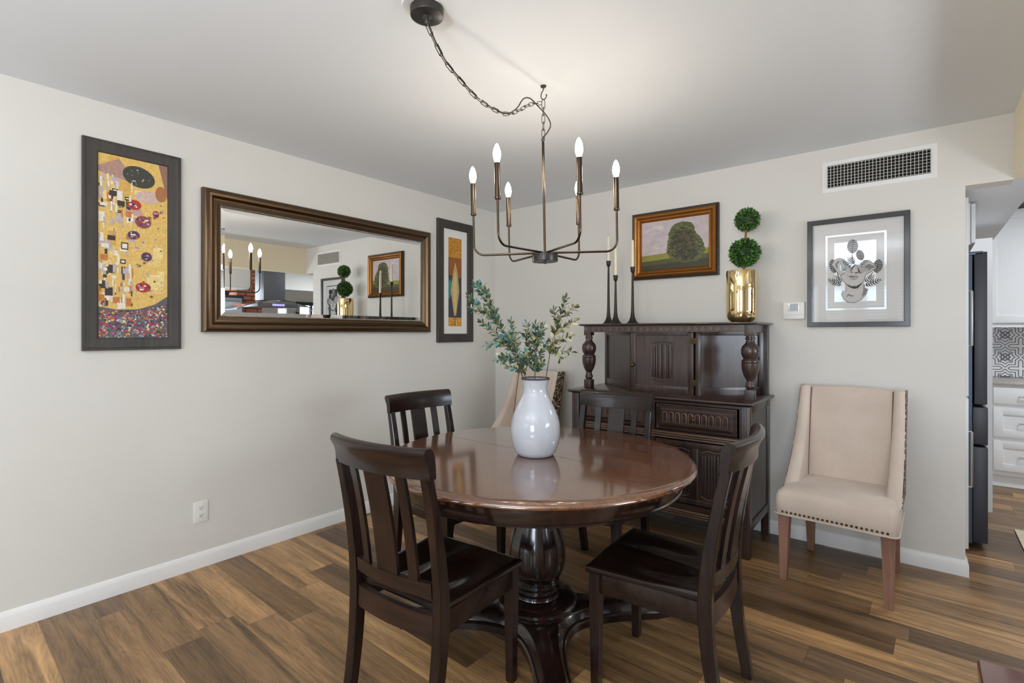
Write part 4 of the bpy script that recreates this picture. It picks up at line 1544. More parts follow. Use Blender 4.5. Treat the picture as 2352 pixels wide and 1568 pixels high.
for sx in (-1, 1):
    cx = sx * (.026 + DW / 2)
    # drawer: bevelled raised field with arcade
    mb = MB()
    x0, x1 = cx - DW / 2 + .012, cx + DW / 2 - .012
    z0, z1 = .696, .858
    rr = []
    for o, d in ((0, .0), (0, .012), (.006, .016), (.010, .010), (.016, .010), (.034, .026), (.036, .026)):
        rr.append([(x0 + o, FY + .012 - d, z0 + o), (x1 - o, FY + .012 - d, z0 + o), (x1 - o, FY + .012 - d, z1 - o), (x0 + o, FY + .012 - d, z1 - o)])
    mb.loft(rr)
    d_ = bpart(mb, 'drawer', M['buffet_x'], 20)
    mb = MB()
    for k in range(10):
        arch_flute(mb, x0 + .062 + (x1 - x0 - .124) * k / 9, z0 + .050, z1 - .048, .0135, FY - .0145)
    mb.build('carved_arcade', M['worn'], d_)  # lighter outlines paint in edge highlights along with wear
    mb = MB()
    mb.lathe([(.006, 0), (.006, .008), (.013, .014), (.015, .020), (.012, .026), (.004, .028)], 16, T=Matrix.Translation((cx, FY - .014, (z0 + z1) / 2)) @ Matrix.Rotation(R(90), 4, 'X'))
    mb.build('knob', M['brass_old'], d_)
    # door: two linenfold panels
    z0, z1 = .252, .634
    x0, x1 = cx - DW / 2 + .006, cx + DW / 2 - .006
    mb = MB()
    st = .040
    ml = (x0 + x1) / 2
    mb.box(x0, x0 + st, FY + .004, FY + .026, z0, z1, bev=.003)
    mb.box(x1 - st, x1, FY + .004, FY + .026, z0, z1, bev=.003)
    mb.box(ml - .019, ml + .019, FY + .004, FY + .026, z0 + .035, z1 - .035, bev=.003)
    mb.box(x0 + st, x1 - st, FY + .004, FY + .026, z0, z0 + .035, bev=.003)
    mb.box(x0 + st, x1 - st, FY + .004, FY + .026, z1 - .035, z1, bev=.003)
    dr = bpart(mb, 'door', M['buffet'])
    for (pa, pb) in ((x0 + st, ml - .019), (ml + .019, x1 - st)):
        mb = MB()
        mb.box(pa, pb, FY + .018, FY + .024, z0 + .035, z1 - .035)
        # folds
        nf = 9
        wv = (pb - pa) - .03
        for i in range(nf):
            xx = pa + .015 + wv * (i + .5) / nf
            hgt = .004 + .005 * math.sin(PI * (i % 3 + .5) / 3)
            zz1 = z1 - .062 - .012 * abs(i - 4) / 4
            zz0 = z0 + .062 + .006 * abs(i - 4) / 4
            mb.box(xx - wv / nf * .36, xx + wv / nf * .36, FY + .018 - hgt * 1.6, FY + .02, zz0, zz1, bev=.0024)
        # rolled ends
        for zz, sg in ((z1 - .055, 1), (z0 + .055, -1)):
            pts = []
            for k in range(25):
                t = k / 24
                xx = pa + .014 + (wv + .002) * t
                pts.append((xx, FY + .012, zz + sg * (.010 * math.sin(PI * t) - .004 * math.cos(4 * PI * t))))
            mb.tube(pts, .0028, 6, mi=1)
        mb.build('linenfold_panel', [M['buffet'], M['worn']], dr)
    for zz in (z0 + .07, z1 - .07):
        mb = MB()
        mb.box(x1 - .004 if sx > 0 else x0 - .010, x1 + .010 if sx > 0 else x0 + .004, FY - .002, FY + .006, zz - .03, zz + .03, bev=.002)
        mb.build('hinge', M['brass_old'], dr)
# upper stage: canted cupboard
UZ0, UZ1 = .905, 1.335
cxl, cxr, cy = -.218, .236, -.372 - OY
bl, brr, byk = -.586, .570, -.055 - OY


def vquad(mb, a, c, z0, z1, th, inset=0.0):
    """upright board between plan points a and c with thickness inwards (away from the viewer)"""
    a, c = Vector(a), Vector(c)
    d = (c - a).normalized()
    nrm = Vector((-d.y, d.x)) * th
    p = [a, c, c + nrm, a + nrm]
    mb.loft([[(q.x, q.y, z0) for q in p], [(q.x, q.y, z1) for q in p]])


def framed_panel(name, a, c, parent, mat):
    """frame with recessed field between plan points"""
    a, c = Vector(a), Vector(c)
    L_ = (c - a).length
    d = (c - a).normalized()
    nrm = Vector((-d.y, d.x))
    mb = MB()
    T = Matrix(((d.x, nrm.x, 0, a.x), (d.y, nrm.y, 0, a.y), (0, 0, 1, 0), (0, 0, 0, 1)))
    st = .036
    mb.box(0, st, 0, .02, UZ0, UZ1, bev=.002, T=T)
    mb.box(L_ - st, L_, 0, .02, UZ0, UZ1, bev=.002, T=T)
    mb.box(st, L_ - st, 0, .02, UZ0, UZ0 + .05, bev=.003, T=T)
    mb.box(st, L_ - st, 0, .02, UZ1 - .045, UZ1, bev=.003, T=T)
    mb.box(st, L_ - st, .010, .016, UZ0 + .05, UZ1 - .045, T=T)
    return mb.build(name, mat, parent), T, L_


framed_panel('canted_panel', (bl, byk), (cxl, cy), buf, M['buffet'])
framed_panel('canted_panel', (cxr, cy), (brr, byk), buf, M['buffet'])
for xx in (bl, brr):
    mb = MB()
    mb.box(xx - .022 if xx > 0 else xx, xx + .022 if xx > 0 else xx + .03, byk - .005, BY, UZ0, UZ1 + .02, bev=.002)
    bpart(mb, 'back_stile', M['buffet'])
mb = MB()
mb.box(bl + .01, brr - .01, BY - .014, BY - .004, UZ0, UZ1 + .02)
bpart(mb, 'back_board', M['buffet'])
ud, T, L_ = framed_panel('cupboard_door', (cxl + .004, cy - .001), (cxr - .016, cy - .001), buf, M['buffet'])
mb = MB()
pc = L_ / 2 + .01
for i, (dx, w_) in enumerate(((-.072, .006), (-.056, .006), (-.040, .007), (-.016, .012), (.016, .012), (.036, .005), (.048, .005), (.060, .005))):
    z0_ = 1.000 + .008 * abs(dx) / .07
    z1_ = 1.232 - (.022 * (abs(dx) / .07) if dx < 0 else .010 * (dx / .06))
    mb.box(pc + dx - w_, pc + dx + w_, -.002 - .004 * (i % 2), .012, z0_, z1_, bev=.003, T=T)
for zz, sg in ((1.235, 1), (.992, -1)):
    mb.tube([T @ Vector((pc - .074 + .144 * k / 16, .004, zz + sg * .012 * math.sin(PI * k / 16))) for k in range(17)], .0025, 6)
mb.build('linenfold_carving', M['buffet'], ud)
mb = MB()
mb.lathe([(.006, 0), (.006, .008), (.012, .013), (.0145, .019), (.012, .025), (.004, .028)], 16, T=T @ Matrix.Translation((.018, 0, 1.085)) @ Matrix.Rotation(R(90), 4, 'X'))
mb.build('knob', M['brass_old'], ud)
for zz in (.985, 1.255):
    mb = MB()
    for sgn in (-1, 1):
        mb.lathe([(.0001, -.001), (.011, -.001), (.011, .002), (.0001, .002)], 10, T=T @ Matrix.Translation((L_ + .001 + sgn * .011, -.001, zz + .009)) @ Matrix.Rotation(R(90), 4, 'X'))
        mb.lathe([(.0001, -.001), (.011, -.001), (.011, .002), (.0001, .002)], 10, T=T @ Matrix.Translation((L_ + .001 + sgn * .011, -.001, zz - .009)) @ Matrix.Rotation(R(90), 4, 'X'))
    mb.box(L_ - .003, L_ + .005, -.007, .002, zz - .022, zz + .022, bev=.002, T=T)
    mb.build('hinge', M['brass_old'], ud)
# turned posts
PY = -.372 - OY
for px_ in (-.548, .562):
    mb = MB()
    mb.box(px_ - .0275, px_ + .0275, PY - .0275, PY + .0275, 1.288, 1.357, bev=.003)
    mb.box(px_ - .0275, px_ + .0275, PY - .0275, PY + .0275, .905, .966, bev=.004)
    pr = [(.020, .964), (.022, .970), (.027, .978), (.029, .988), (.025, 1.000), (.021, 1.010), (.022, 1.022), (.030, 1.035), (.040, 1.058), (.047, 1.085), (.050, 1.112), (.050, 1.124), (.047, 1.128), (.050, 1.132), (.049, 1.140), (.041, 1.146), (.038, 1.152), (.042, 1.158),
          (.049, 1.172), (.052, 1.192), (.051, 1.210), (.045, 1.226), (.034, 1.238), (.027, 1.246), (.024, 1.258), (.024, 1.266), (.029, 1.270), (.029, 1.276), (.024, 1.280), (.024, 1.290)]
    mb.lathe(pr, 28, (px_, PY, 0))
    bpart(mb, 'turned_post', M['buffet'], 30)
# frieze with scooped ornament
mb = MB()
mb.box(-.521, .535, PY - .022, PY - .002, 1.312, 1.357)
for k in range(23):
    xx = -.500 + 1.015 * k / 22
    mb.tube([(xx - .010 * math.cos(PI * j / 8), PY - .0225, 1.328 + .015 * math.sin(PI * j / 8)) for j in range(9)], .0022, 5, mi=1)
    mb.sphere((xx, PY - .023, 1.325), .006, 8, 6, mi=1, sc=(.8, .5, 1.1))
for px_ in (-.548, .562):
    mb.box(px_ - .012, px_ + .012, PY + .0275, BY - .03, 1.312, 1.357)
bpart(mb, 'frieze', [M['buffet_x'], M['worn']])  # arcs and beads carry their highlights in the lighter wood
mb = MB()
TY = PY - .0275
rings = []
for o, z in ((.0, 1.355), (.012, 1.357), (.022, 1.360), (.026, 1.364), (.025, 1.369), (.019, 1.372)):
    rings.append([(-.578 - o, TY - o, z), (.590 + o - .004, TY - o, z), (.590 + o - .004, BY + .012, z), (-.578 - o, BY + .012, z)])
mb.loft(rings)
bpart(mb, 'canopy_top', M['buffet_x'], 40)

# ------------------------------------------------------------------ candlesticks, candles, gold vase, topiary
BZ = 1.3725
CS = [(1.318, -.24, .470, 'tallest dark iron candlestick on the buffet, first of the three', 'cream taper candle in the tallest iron candlestick', .192),
      (1.415, -.315, .350, 'shortest dark iron candlestick in the middle of the buffet trio', 'cream taper candle in the shortest iron candlestick', .200),
      (1.512, -.24, .410, 'medium dark iron candlestick closest to the gold framed painting', 'cream taper candle in the medium iron candlestick', .200)]
for (x, y, h, l1, l2, ch) in CS:
    cs = empty('candlestick', (x, y, BZ), l1, 'candlestick', 0, 'iron candlesticks on the buffet')
    mb = MB()
    mb.lathe([(.047, 0), (.046, .004), (.037, .010), (.026, .024), (.016, .050), (.0115, .090), (.0095, .16), (.0075, h - .10), (.0065, h - .042)], 14)
    mb.build('stem', M['iron'], cs, sharp=60)
    mb = MB()
    mb.lathe([(.006, h - .044), (.012, h - .036), (.0155, h - .022), (.0165, h - .002), (.0185, h), (.0165, h + .001), (.0135, h - .002), (.0130, h - .020)], 14)
    mb.build('cup', M['iron'], cs)
    cn = empty('taper_candle', (x, y, BZ + h - .018), l2, 'candle', 0, 'taper candles on the buffet')
    mb = MB()
    mb.lathe([(.0118, 0), (.0118, .03), (.0100, ch), (.0075, ch + .010), (.002, ch + .016)], 14)
    mb.build('wax', M['wax'], cn, sharp=50)
    mb = MB()
    mb.tube([(0, 0, ch + .014), (.001, 0, ch + .024)], .0012, 5)
    mb.build('wick', M['dark_void'], cn)

gv = MB()
gx, gy = 2.243, -.20
gv.lathe([(.0001, 0), (.040, 0), (.062, .006), (.078, .018), (.088, .040), (.091, .075), (.0915, .20), (.091, .318), (.0885, .331), (.0865, .331), (.0875, .318), (.087, .08), (.070, .02), (.0001, .012)], 48, cap=False)
o = gv.build('gold_vase', M['gold_glass'], loc=(gx, gy, BZ), sharp=50)
tag(o, 'shiny gold mercury glass cylinder vase on the buffet', 'vase')

tp = empty('topiary', (gx + .004, gy, BZ + .02), 'green double ball topiary standing in the gold vase', 'topiary')
mb = MB()
mb.tube([(0, 0, 0), (.004, 0, .20), (.014, 0, .40), (.026, 0, .60)], [.010, .009, .008, .007], 8)
mb.build('stem', M['terracotta_stem'], tp)


def leaf_verts(base, d, up, L_, w_, fold=.25):
    d = d.normalized()
    side = d.cross(up)
    if side.length < 1e-4:
        side = d.cross(Vector((1, 0, 0)))
    side.normalize()
    nrm = side.cross(d).normalized()
    pts = [base]
    for t, ww in ((.30, .8), (.6, 1.0), (.85, .55)):
        c_ = base + d * L_ * t - nrm * (t * t * L_ * .12)
        pts += [c_ - side * w_ * ww * .5 + nrm * w_ * fold * ww * .5, c_, c_ + side * w_ * ww * .5 + nrm * w_ * fold * ww * .5]
    pts.append(base + d * L_ - nrm * L_ * .14)
    fs = [(0, 1, 2), (0, 2, 3), (1, 4, 5, 2), (2, 5, 6, 3), (4, 7, 8, 5), (5, 8, 9, 6), (7, 10, 8), (8, 10, 9)]
    return pts, fs


rng = random.Random(11)
for (bx_, bz_, rad) in ((.014, .424, .094), (.030, .632, .078)):
    mb = MB()
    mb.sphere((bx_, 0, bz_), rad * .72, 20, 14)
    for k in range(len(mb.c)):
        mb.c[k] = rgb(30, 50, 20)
    N = 1300 if rad > .085 else 950
    for i in range(N):
        z = 1 - 2 * (i + .5) / N
        a = i * 2.399963
        q = math.sqrt(1 - z * z)
        n_ = Vector((q * math.cos(a), q * math.sin(a), z))
        d = (n_ + Vector((rng.gauss(0, .45), rng.gauss(0, .45), rng.gauss(0, .45)))).normalized()
        base = Vector((bx_, 0, bz_)) + n_ * rad * rng.uniform(.70, .80)
        up = Vector((rng.gauss(0, 1), rng.gauss(0, 1), rng.gauss(0, 1)))
        vs, fs = leaf_verts(base, d, up, rad * rng.uniform(.24, .34), rad * .085)
        g = rng.uniform(.7, 1.25)
        cc = rgb(*(min(255, v * g) for v in rng.choice([(78, 124, 48), (62, 104, 42), (98, 142, 62), (52, 88, 38)])))
        mb.add(vs, fs, 0, cc)
    mb.build('leaf_ball', M['boxwood'], tp, sharp=80)

# ------------------------------------------------------------------ white vase with leafy branches
vx, vy = 1.775, -1.792
vs_ = MB()
vs_.lathe([(.0001, 0), (.070, 0), (.082, .004), (.093, .020), (.104, .050), (.111, .085), (.1125, .115), (.109, .150), (.099, .185), (.084, .220), (.068, .250), (.057, .275), (.0525, .292), (.0525, .305), (.0555, .322), (.060, .336), (.0635, .343)], 64, cap=False)
vs_.lathe([(.0605, .344), (.050, .305), (.050, .29), (.078, .22), (.100, .12), (.085, .02), (.0001, .012)], 48, cap=False)
vz = empty('flower_vase', (vx, vy, TZ + .0005), 'glossy white ceramic vase with worn dark rim on the table', 'vase')
vs_.build('body', M['ceramic'], vz, sharp=60)
mb = MB()
mb.lathe([(.0632, .341), (.0652, .344), (.0645, .348), (.062, .349), (.0602, .346)], 48, cap=False)
mb.build('rim', M['ceramic_rim'], vz)

RTV = Vector((math.cos(R(38.75)), math.sin(R(38.75)), 0))    # the vase faces the viewer's side
DPV = Vector((-math.sin(R(38.75)), math.cos(R(38.75)), 0))


def branch(name, label, path, twigs, seed, pal, dens=1.0):
    """path, twigs: points (side, depth, height above the table) around the vase axis"""
    rg = random.Random(seed)
    W3 = lambda p: RTV * p[0] + DPV * p[1] + Vector((0, 0, p[2]))
    root = empty(name, (vx, vy, TZ + .001), label, 'branch', 0, 'leafy branches in the white vase')
    st, lf = MB(), MB()

    def bez(pts, n):
        pts = [W3(p) for p in pts]
        out = []
        for i in range(n + 1):
            t = i / n
            q = pts
            while len(q) > 1:
                q = [q[j].lerp(q[j + 1], t) for j in range(len(q) - 1)]
            out.append(q[0])
        return out

    def leafy(pts, t0, step, size):
        L_ = [0]
        for a_, b_ in zip(pts, pts[1:]):
            L_.append(L_[-1] + (b_ - a_).length)
        tot = L_[-1]
        s_ = t0 * tot
        side = 0
        while s_ <= tot + 1e-6:
            j = max(k for k in range(len(L_)) if L_[k] <= s_ + 1e-9)
            j = min(j, len(pts) - 2)
            p = pts[j].lerp(pts[j + 1], (s_ - L_[j]) / max(1e-6, L_[j + 1] - L_[j]))
            tan = (pts[j + 1] - pts[j]).normalized()
            for sg in (-1, 1):
                az = side * 1.9 + (0 if sg > 0 else PI)
                ref = tan.cross(Vector((0, 0, 1)))
                if ref.length < .05:
                    ref = Vector((1, 0, 0))
                ref.normalize()
                ref2 = tan.cross(ref)
                out = ref * math.cos(az) + ref2 * math.sin(az)
                d = (tan * rg.uniform(.55, .95) + out * rg.uniform(.7, 1.0) + Vector((0, 0, rg.uniform(-.1, .25)))).normalized()
                v_, f_ = leaf_verts(p + out * .002, d, tan + Vector((rg.gauss(0, .4), rg.gauss(0, .4), rg.gauss(0, .4))), size * rg.uniform(.75, 1.2), size * rg.uniform(.42, .54), .3)
                c_ = rgb(*rg.choice(pal))
                lf.add(v_, f_, 0, c_)
            side += 1
            s_ += step * rg.uniform(.8, 1.2)
        d = (pts[-1] - pts[-2]).normalized()
        v_, f_ = leaf_verts(pts[-1], d, Vector((rg.gauss(0, 1), rg.gauss(0, 1), .5)), size, size * .4)
        lf.add(v_, f_, 0, rgb(*rg.choice(pal)))

    main = bez(path, 16)
    st.tube(main, [.0032 - .002 * i / 16 for i in range(17)], 6)
    leafy(main, .60, .0105 / dens, .031)
    for (t, end, lift) in twigs:
        a_ = main[int(t * 16)]
        e = W3(end)
        mid = a_.lerp(e, .5) + Vector((0, 0, lift))
        pts = []
        for i in range(9):
            u = i / 8
            pts.append(a_ * (1 - u) ** 2 + mid * 2 * u * (1 - u) + e * u * u)
        st.tube(pts, [.0018 - .0009 * i / 8 for i in range(9)], 5)
        leafy(pts, .10, .0095 / dens, .029)
    st.build('twigs', M['bark'], root)
    lf.build('leaves', M['leaf'], root, sharp=80)
    return root


TEAL = [(66, 128, 124), (92, 142, 136), (58, 106, 100), (104, 134, 108), (86, 104, 74), (206, 202, 166), (78, 96, 66), (176, 176, 136), (120, 128, 88)]
OLIVE = [(100, 106, 66), (132, 132, 86), (184, 178, 130), (80, 86, 56), (206, 198, 158), (92, 104, 70), (70, 78, 54), (84, 92, 62)]
MIXED = TEAL[:4] + OLIVE
# (side, depth, height) relative to the vase axis at the table top
branch('leafy_branch', 'longest leafy branch, blue-green, arching out of the vase towards the narrow print',
       [(-.01, 0, .06), (-.02, 0, .34), (-.10, -.01, .50), (-.19, -.01, .60), (-.245, -.02, .765)],
       [(.55, (-.245, .03, .60), .01), (.60, (-.215, -.04, .495), .0), (.70, (-.30, .0, .715), .0), (.78, (-.285, -.03, .66), .0), (.80, (-.19, .03, .66), .0), (.86, (-.225, .0, .74), .0), (.92, (-.275, .02, .775), .0), (.5, (-.11, .02, .60), .01), (.45, (-.17, -.05, .43), .0)], 3, TEAL, 1.0)
branch('leafy_branch', 'bushy blue-green branch low over the vase rim, below the longest branch',
       [(-.02, -.01, .06), (-.025, -.01, .34), (-.06, -.02, .44), (-.13, -.03, .54)],
       [(.55, (-.13, -.05, .405), .01), (.60, (-.05, -.05, .47), .0), (.68, (-.155, -.01, .45), .0), (.75, (-.09, -.03, .55), .0), (.8, (-.165, -.05, .51), .0), (.66, (-.04, .03, .42), .0), (.7, (-.02, -.05, .40), .0)], 7, TEAL + OLIVE[:3], 1.0)
branch('leafy_branch', 'short upright olive-green branch in the middle of the vase',
       [(.0, .01, .06), (.0, .01, .34), (-.005, .01, .45), (.0, .01, .585)],
       [(.6, (-.05, .02, .55), .0), (.6, (.05, .03, .50), .0), (.7, (.035, -.02, .58), .0), (.75, (-.04, -.02, .59), .0), (.55, (.03, -.04, .42), .0), (.55, (-.035, -.03, .45), .0), (.5, (.01, -.04, .40), .0), (.8, (.025, .03, .575), .0)], 13, MIXED, 1.0)
branch('leafy_branch', 'tall sparse olive branch leaning out towards the buffet',
       [(.03, .0, .06), (.035, .0, .34), (.06, .0, .48), (.10, .0, .58), (.135, .0, .705)],
       [(.55, (.165, .01, .465), .01), (.6, (.155, -.02, .535), .01), (.66, (.10, .02, .57), .0), (.72, (.18, .02, .605), .0), (.8, (.085, -.01, .65), .0), (.84, (.175, .0, .665), .0), (.5, (.07, .03, .50), .0), (.58, (.12, .03, .43), .01)], 21, OLIVE, .85)

# ------------------------------------------------------------------ chandelier
HX, HY_ = 1.787, -1.747
ch = empty('chandelier', (HX, HY_, 0), 'dark bronze six arm candle chandelier swagged on a chain', 'chandelier')
W2 = lambda x, y, z: Vector((x - HX, y - HY_, z))
# tilt of the hanging frame: the foot of the rod leans a little aside
TILT = Matrix.Translation((-.004, -.003, 2.40)) @ Matrix.Rotation(R(-0.95), 4, Vector((-math.sin(R(38.75)), math.cos(R(38.75)), 0))) @ Matrix.Translation((0, 0, -2.40))
CXc, CYc = 1.799, -2.464
mb = MB()
mb.lathe([(.0001, 2.404), (.052, 2.404), (.0560, 2.4055), (.0572, 2.409), (.0585, 2.4315), (.0585, 2.4325)], 40, (CXc - HX, CYc - HY_, 0))
mb.lathe([(.0001, 2.380), (.006, 2.380), (.009, 2.386), (.010, 2.395), (.018, 2.405)], 16, (CXc - HX, CYc - HY_, 0), cap=False)
mb.build('ceiling_canopy', M['black_metal'], ch, sharp=30)
mb = MB()
mb.lathe([(.0001, 2.4325), (.066, 2.4325), (.068, 2.436), (.068, 2.4395)], 40, (CXc - HX - .010, CYc - HY_ - .016, 0))
mb.build('ceiling_plate', M['trim'], ch)


def cat_rom(pts, n=8):
    out = []
    P = [pts[0]] + list(pts) + [pts[-1]]
    for i in range(1, len(P) - 2):
        p0_, p1_, p2_, p3_ = P[i - 1], P[i], P[i + 1], P[i + 2]
        for k in range(n):
            t = k / n
            out.append(.5 * ((2 * p1_) + (p2_ - p0_) * t + (2 * p0_ - 5 * p1_ + 4 * p2_ - p3_) * t * t + (3 * p1_ - p0_ - 3 * p2_ + p3_) * t ** 3))
    out.append(P[-2])
    return out


cpts = [(1.799, -2.464, 2.380), (1.803, -2.425, 2.325), (1.799, -2.373, 2.284), (1.797, -2.312, 2.257), (1.795, -2.228, 2.225), (1.793, -2.166, 2.213), (1.791, -2.085, 2.211), (1.790, -2.013, 2.221), (1.789, -1.935, 2.262), (1.788, -1.850, 2.318), (1.787, -1.757, 2.357)]
cpath = cat_rom([W2(*p) for p in cpts], 24)


def chain_links(mb, path, pitch, L_, w_, r):
    acc = [0]
    for a_, b_ in zip(path, path[1:]):
        acc.append(acc[-1] + (b_ - a_).length)
    s_ = pitch * .5
    i = 0
    while s_ < acc[-1]:
        j = max(k for k in range(len(acc)) if acc[k] <= s_)
        j = min(j, len(path) - 2)
        p = path[j].lerp(path[j + 1], (s_ - acc[j]) / max(1e-6, acc[j + 1] - acc[j]))
        t = (path[j + 1] - path[j]).normalized()
        ref = t.cross(Vector((1, 0, .3))).normalized()
        ang = R(90) * (i % 2) + R(35)
        sd = Matrix.Rotation(ang, 3, t) @ ref
        h = L_ / 2 - w_
        ring = []
        for k in range(14):
            a_ = 2 * PI * k / 14
            cx = math.cos(a_) * w_ + (h if math.cos(a_) > 1e-6 else -h)
            ring.append(p + t * cx + sd * math.sin(a_) * w_)
        mb.tube(ring, r, 5, closed=True)
        s_ += pitch
        i += 1


mb = MB()
chain_links(mb, cpath, .0345, .043, .0072, .0015)
vp = [W2(1.787, -1.747, 2.372 - .186 * k / 20) for k in range(21)]
chain_links(mb, vp, .0335, .042, .0072, .0015)
mb.build('chain', M['bronze'], ch)
mb = MB()
cord = cat_rom([W2(*p) + Vector((.003, 0, .001)) for p in cpts[:8]] + [W2(1.789, -1.945, 2.27), W2(1.788, -1.90, 2.325), W2(1.788, -1.85, 2.345), W2(1.787, -1.79, 2.333), W2(1.80, -1.735, 2.30), W2(1.81, -1.722, 2.262), W2(1.80, -1.735, 2.225), W2(1.788, -1.748, 2.205), W2(1.783, -1.75, 2.19)], 6)
mb.tube(cord, .0027, 6)
mb.build('cord', M['dark_brown'], ch)
mb = MB()
mb.lathe([(.0055, 1.665), (.0055, 2.10), (.0062, 2.102), (.0062, 2.180), (.004, 2.186), (.002, 2.188)], 14, T=TILT)
mb.tube([TILT @ Vector((.008 * math.cos(2 * PI * k / 12), 0, 2.193 + .008 * math.sin(2 * PI * k / 12))) for k in range(12)], .0018, 5, closed=True)
mb.build('rod', M['bronze'], ch)
mb = MB()
mb.lathe([(.0001, 1.668), (.052, 1.668), (.0585, 1.666), (.059, 1.662), (.059, 1.636), (.058, 1.633), (.054, 1.634), (.0001, 1.634)], 40, T=TILT)
mb.lathe([(.0001, 1.622), (.004, 1.623), (.006, 1.627), (.006, 1.636)], 12, T=TILT, cap=False)
mb.build('hub', M['black_metal'], ch, sharp=30)
VA = R(38.75)
for deg in (175, 231, 292, 355, 54, 120):
    a = R(deg) + VA
    d = Vector((math.cos(a), math.sin(a), 0))
    RR = .328
    pts = [d * .020 + Vector((0, 0, 1.674))]
    pts += [d * (.10) + Vector((0, 0, 1.673)), d * (RR - .05) + Vector((0, 0, 1.672))]
    for k in range(1, 9):
        t = PI / 2 * k / 8
        pts.append(d * (RR - .05 + .05 * math.sin(t)) + Vector((0, 0, 1.672 + .05 - .05 * math.cos(t))))
    pts.append(d * RR + Vector((0, 0, 1.862)))
    mb = MB()
    mb.tube([TILT @ p for p in pts], .0050, 10)
    arm = mb.build('arm', M['bronze'], ch, sharp=50)
    mb = MB()
    T = TILT @ Matrix.Translation(d * RR)
    mb.lathe([(.0001, 1.856), (.012, 1.856), (.0135, 1.859), (.0135, 1.866), (.0115, 1.868), (.0115, 2.006), (.0001, 2.006)], 20, T=T)
    mb.build('candle_sleeve', M['bronze'], arm)
    mb = MB()
    mb.lathe([(.008, 2.006), (.0105, 2.012), (.0155, 2.030), (.0165, 2.040), (.0145, 2.056), (.0095, 2.072), (.004, 2.082), (.0008, 2.085)], 16, T=T)
    mb.build('bulb', M['bulb'], arm, sharp=60)

hk = empty('ceiling_hook', (HX, HY_, CE), 'small brown swag hook in the ceiling above the chandelier rod', 'hook')
mb = MB()
mb.lathe([(.0001, -.010), (.006, -.009), (.012, -.006), (.014, -.002), (.014, 0)], 20)
mb.build('rosette', M['dark_brown'], hk)
mb = MB()
hp = [(0, 0, -.008), (0, 0, -.018), (-.008, 0, -.032), (-.011, 0, -.048), (-.006, 0, -.060), (.004, 0, -.062), (.012, 0, -.054), (.014, 0, -.042)]
hp = cat_rom([Vector((RTV * p[0]) + Vector((0, 0, p[2]))) for p in hp], 5)
mb.tube(hp, .0024, 7)
mb.sphere(tuple(hp[-1]), .0036, 8, 6)
mb.build('hook_shank', M['dark_brown'], hk)

# ------------------------------------------------------------------ kitchen beyond the opening
def shaker(mb, x0, x1, z0, z1, yf, th=.02, st=.055, T=None):
    """shaker front facing -Y with its face at yf"""
    mb.box(x0, x0 + st, yf, yf + th, z0, z1, bev=.0015, T=T)
    mb.box(x1 - st, x1, yf, yf + th, z0, z1, bev=.0015, T=T)
    mb.box(x0 + st, x1 - st, yf, yf + th, z0, z0 + st, bev=.0015, T=T)
    mb.box(x0 + st, x1 - st, yf, yf + th, z1 - st, z1, bev=.0015, T=T)
    mb.box(x0 + st, x1 - st, yf + .008, yf + th - .002, z0 + st, z1 - st, T=T)


# fronts that face +X: rotate a -Y front by 90 degrees
FX = lambda x, y: Matrix.Translation((x, y, 0)) @ Matrix.Rotation(R(90), 4, 'Z')
# pantry cabinet just behind the wall end
pn = empty('pantry_cabinet', (3.0, .29, 0), 'tall white pantry cabinet edge just behind the wall end', 'cabinet')
mb = MB()
mb.box(-.35, .310, -.16, .16, .10, 2.07)
mb.box(-.35, .25, -.16, .16, 0, .10)
mb.build('body', M['white_cab'], pn)
for z0, z1, hz0, hz1 in ((.955, 2.06, 1.23, 1.555), (.105, .940, .395, .722)):
    mb = MB()
    shaker(mb, -.155, .155, z0, z1, 0, T=FX(.345, 0))
    d_ = mb.build('door', M['white_cab'], pn)
    mb = MB()
    y = .10
    mb.tube([(.343, y, hz0), (.372, y, hz0), (.374, y, hz0 + .002), (.374, y, hz1 - .002), (.372, y, hz1), (.343, y, hz1)], .006, 8)
    mb.build('handle', M['steel'], d_)
# refrigerator
fr = empty('refrigerator', (3.0, .95, 0), 'dark slate refrigerator showing its door edges behind the wall', 'refrigerator')
mb = MB()
mb.box(-.40, .382, -.45, .45, .03, 1.78, bev=.004)
mb.box(-.38, .33, -.43, .43, 0, .03)
mb.build('body', M['fridge_body'], fr)
for y0, y1 in ((-.45, -.002), (.002, .45)):
    mb = MB()
    mb.box(.390, .449, y0, y1, .875, 1.795, bev=.006)
    mb.build('door', M['fridge_side'], fr)
for z0, z1 in ((.632, .858), (.04, .618)):
    mb = MB()
    mb.box(.384, .452, -.45, .45, z0, z1, bev=.006)
    mb.build('drawer', M['fridge_side'], fr)
mb = MB()
for yy in (-.42, .42):
    mb.box(.30, .43, yy - .03, yy + .03, 1.78, 1.80, bev=.004)
mb.build('hinge_cover', M['fridge_body'], fr)
# fridge end panel
ep = MB()
ep.box(2.56, 3.545, 1.42, 1.445, 0, 2.0)
tag(ep.build('end_panel', M['white_cab']), 'tall white side panel beyond the dark refrigerator', 'panel')
# cabinet over the fridge
ov = empty('wall_cabinet', (3.0, .93, 1.84), 'small white cabinet mounted above the refrigerator', 'cabinet')
mb = MB()
mb.box(-.42, .372, -.46, .47, 0, .25)
mb.build('body', M['white_cab'], ov)
for y0, y1 in ((-.455, .002), (.006, .465)):
    mb = MB()
    shaker(mb, y0, y1, .01, .245, 0, T=FX(.395, 0), st=.04)
    d_ = mb.build('door', M['white_cab'], ov)
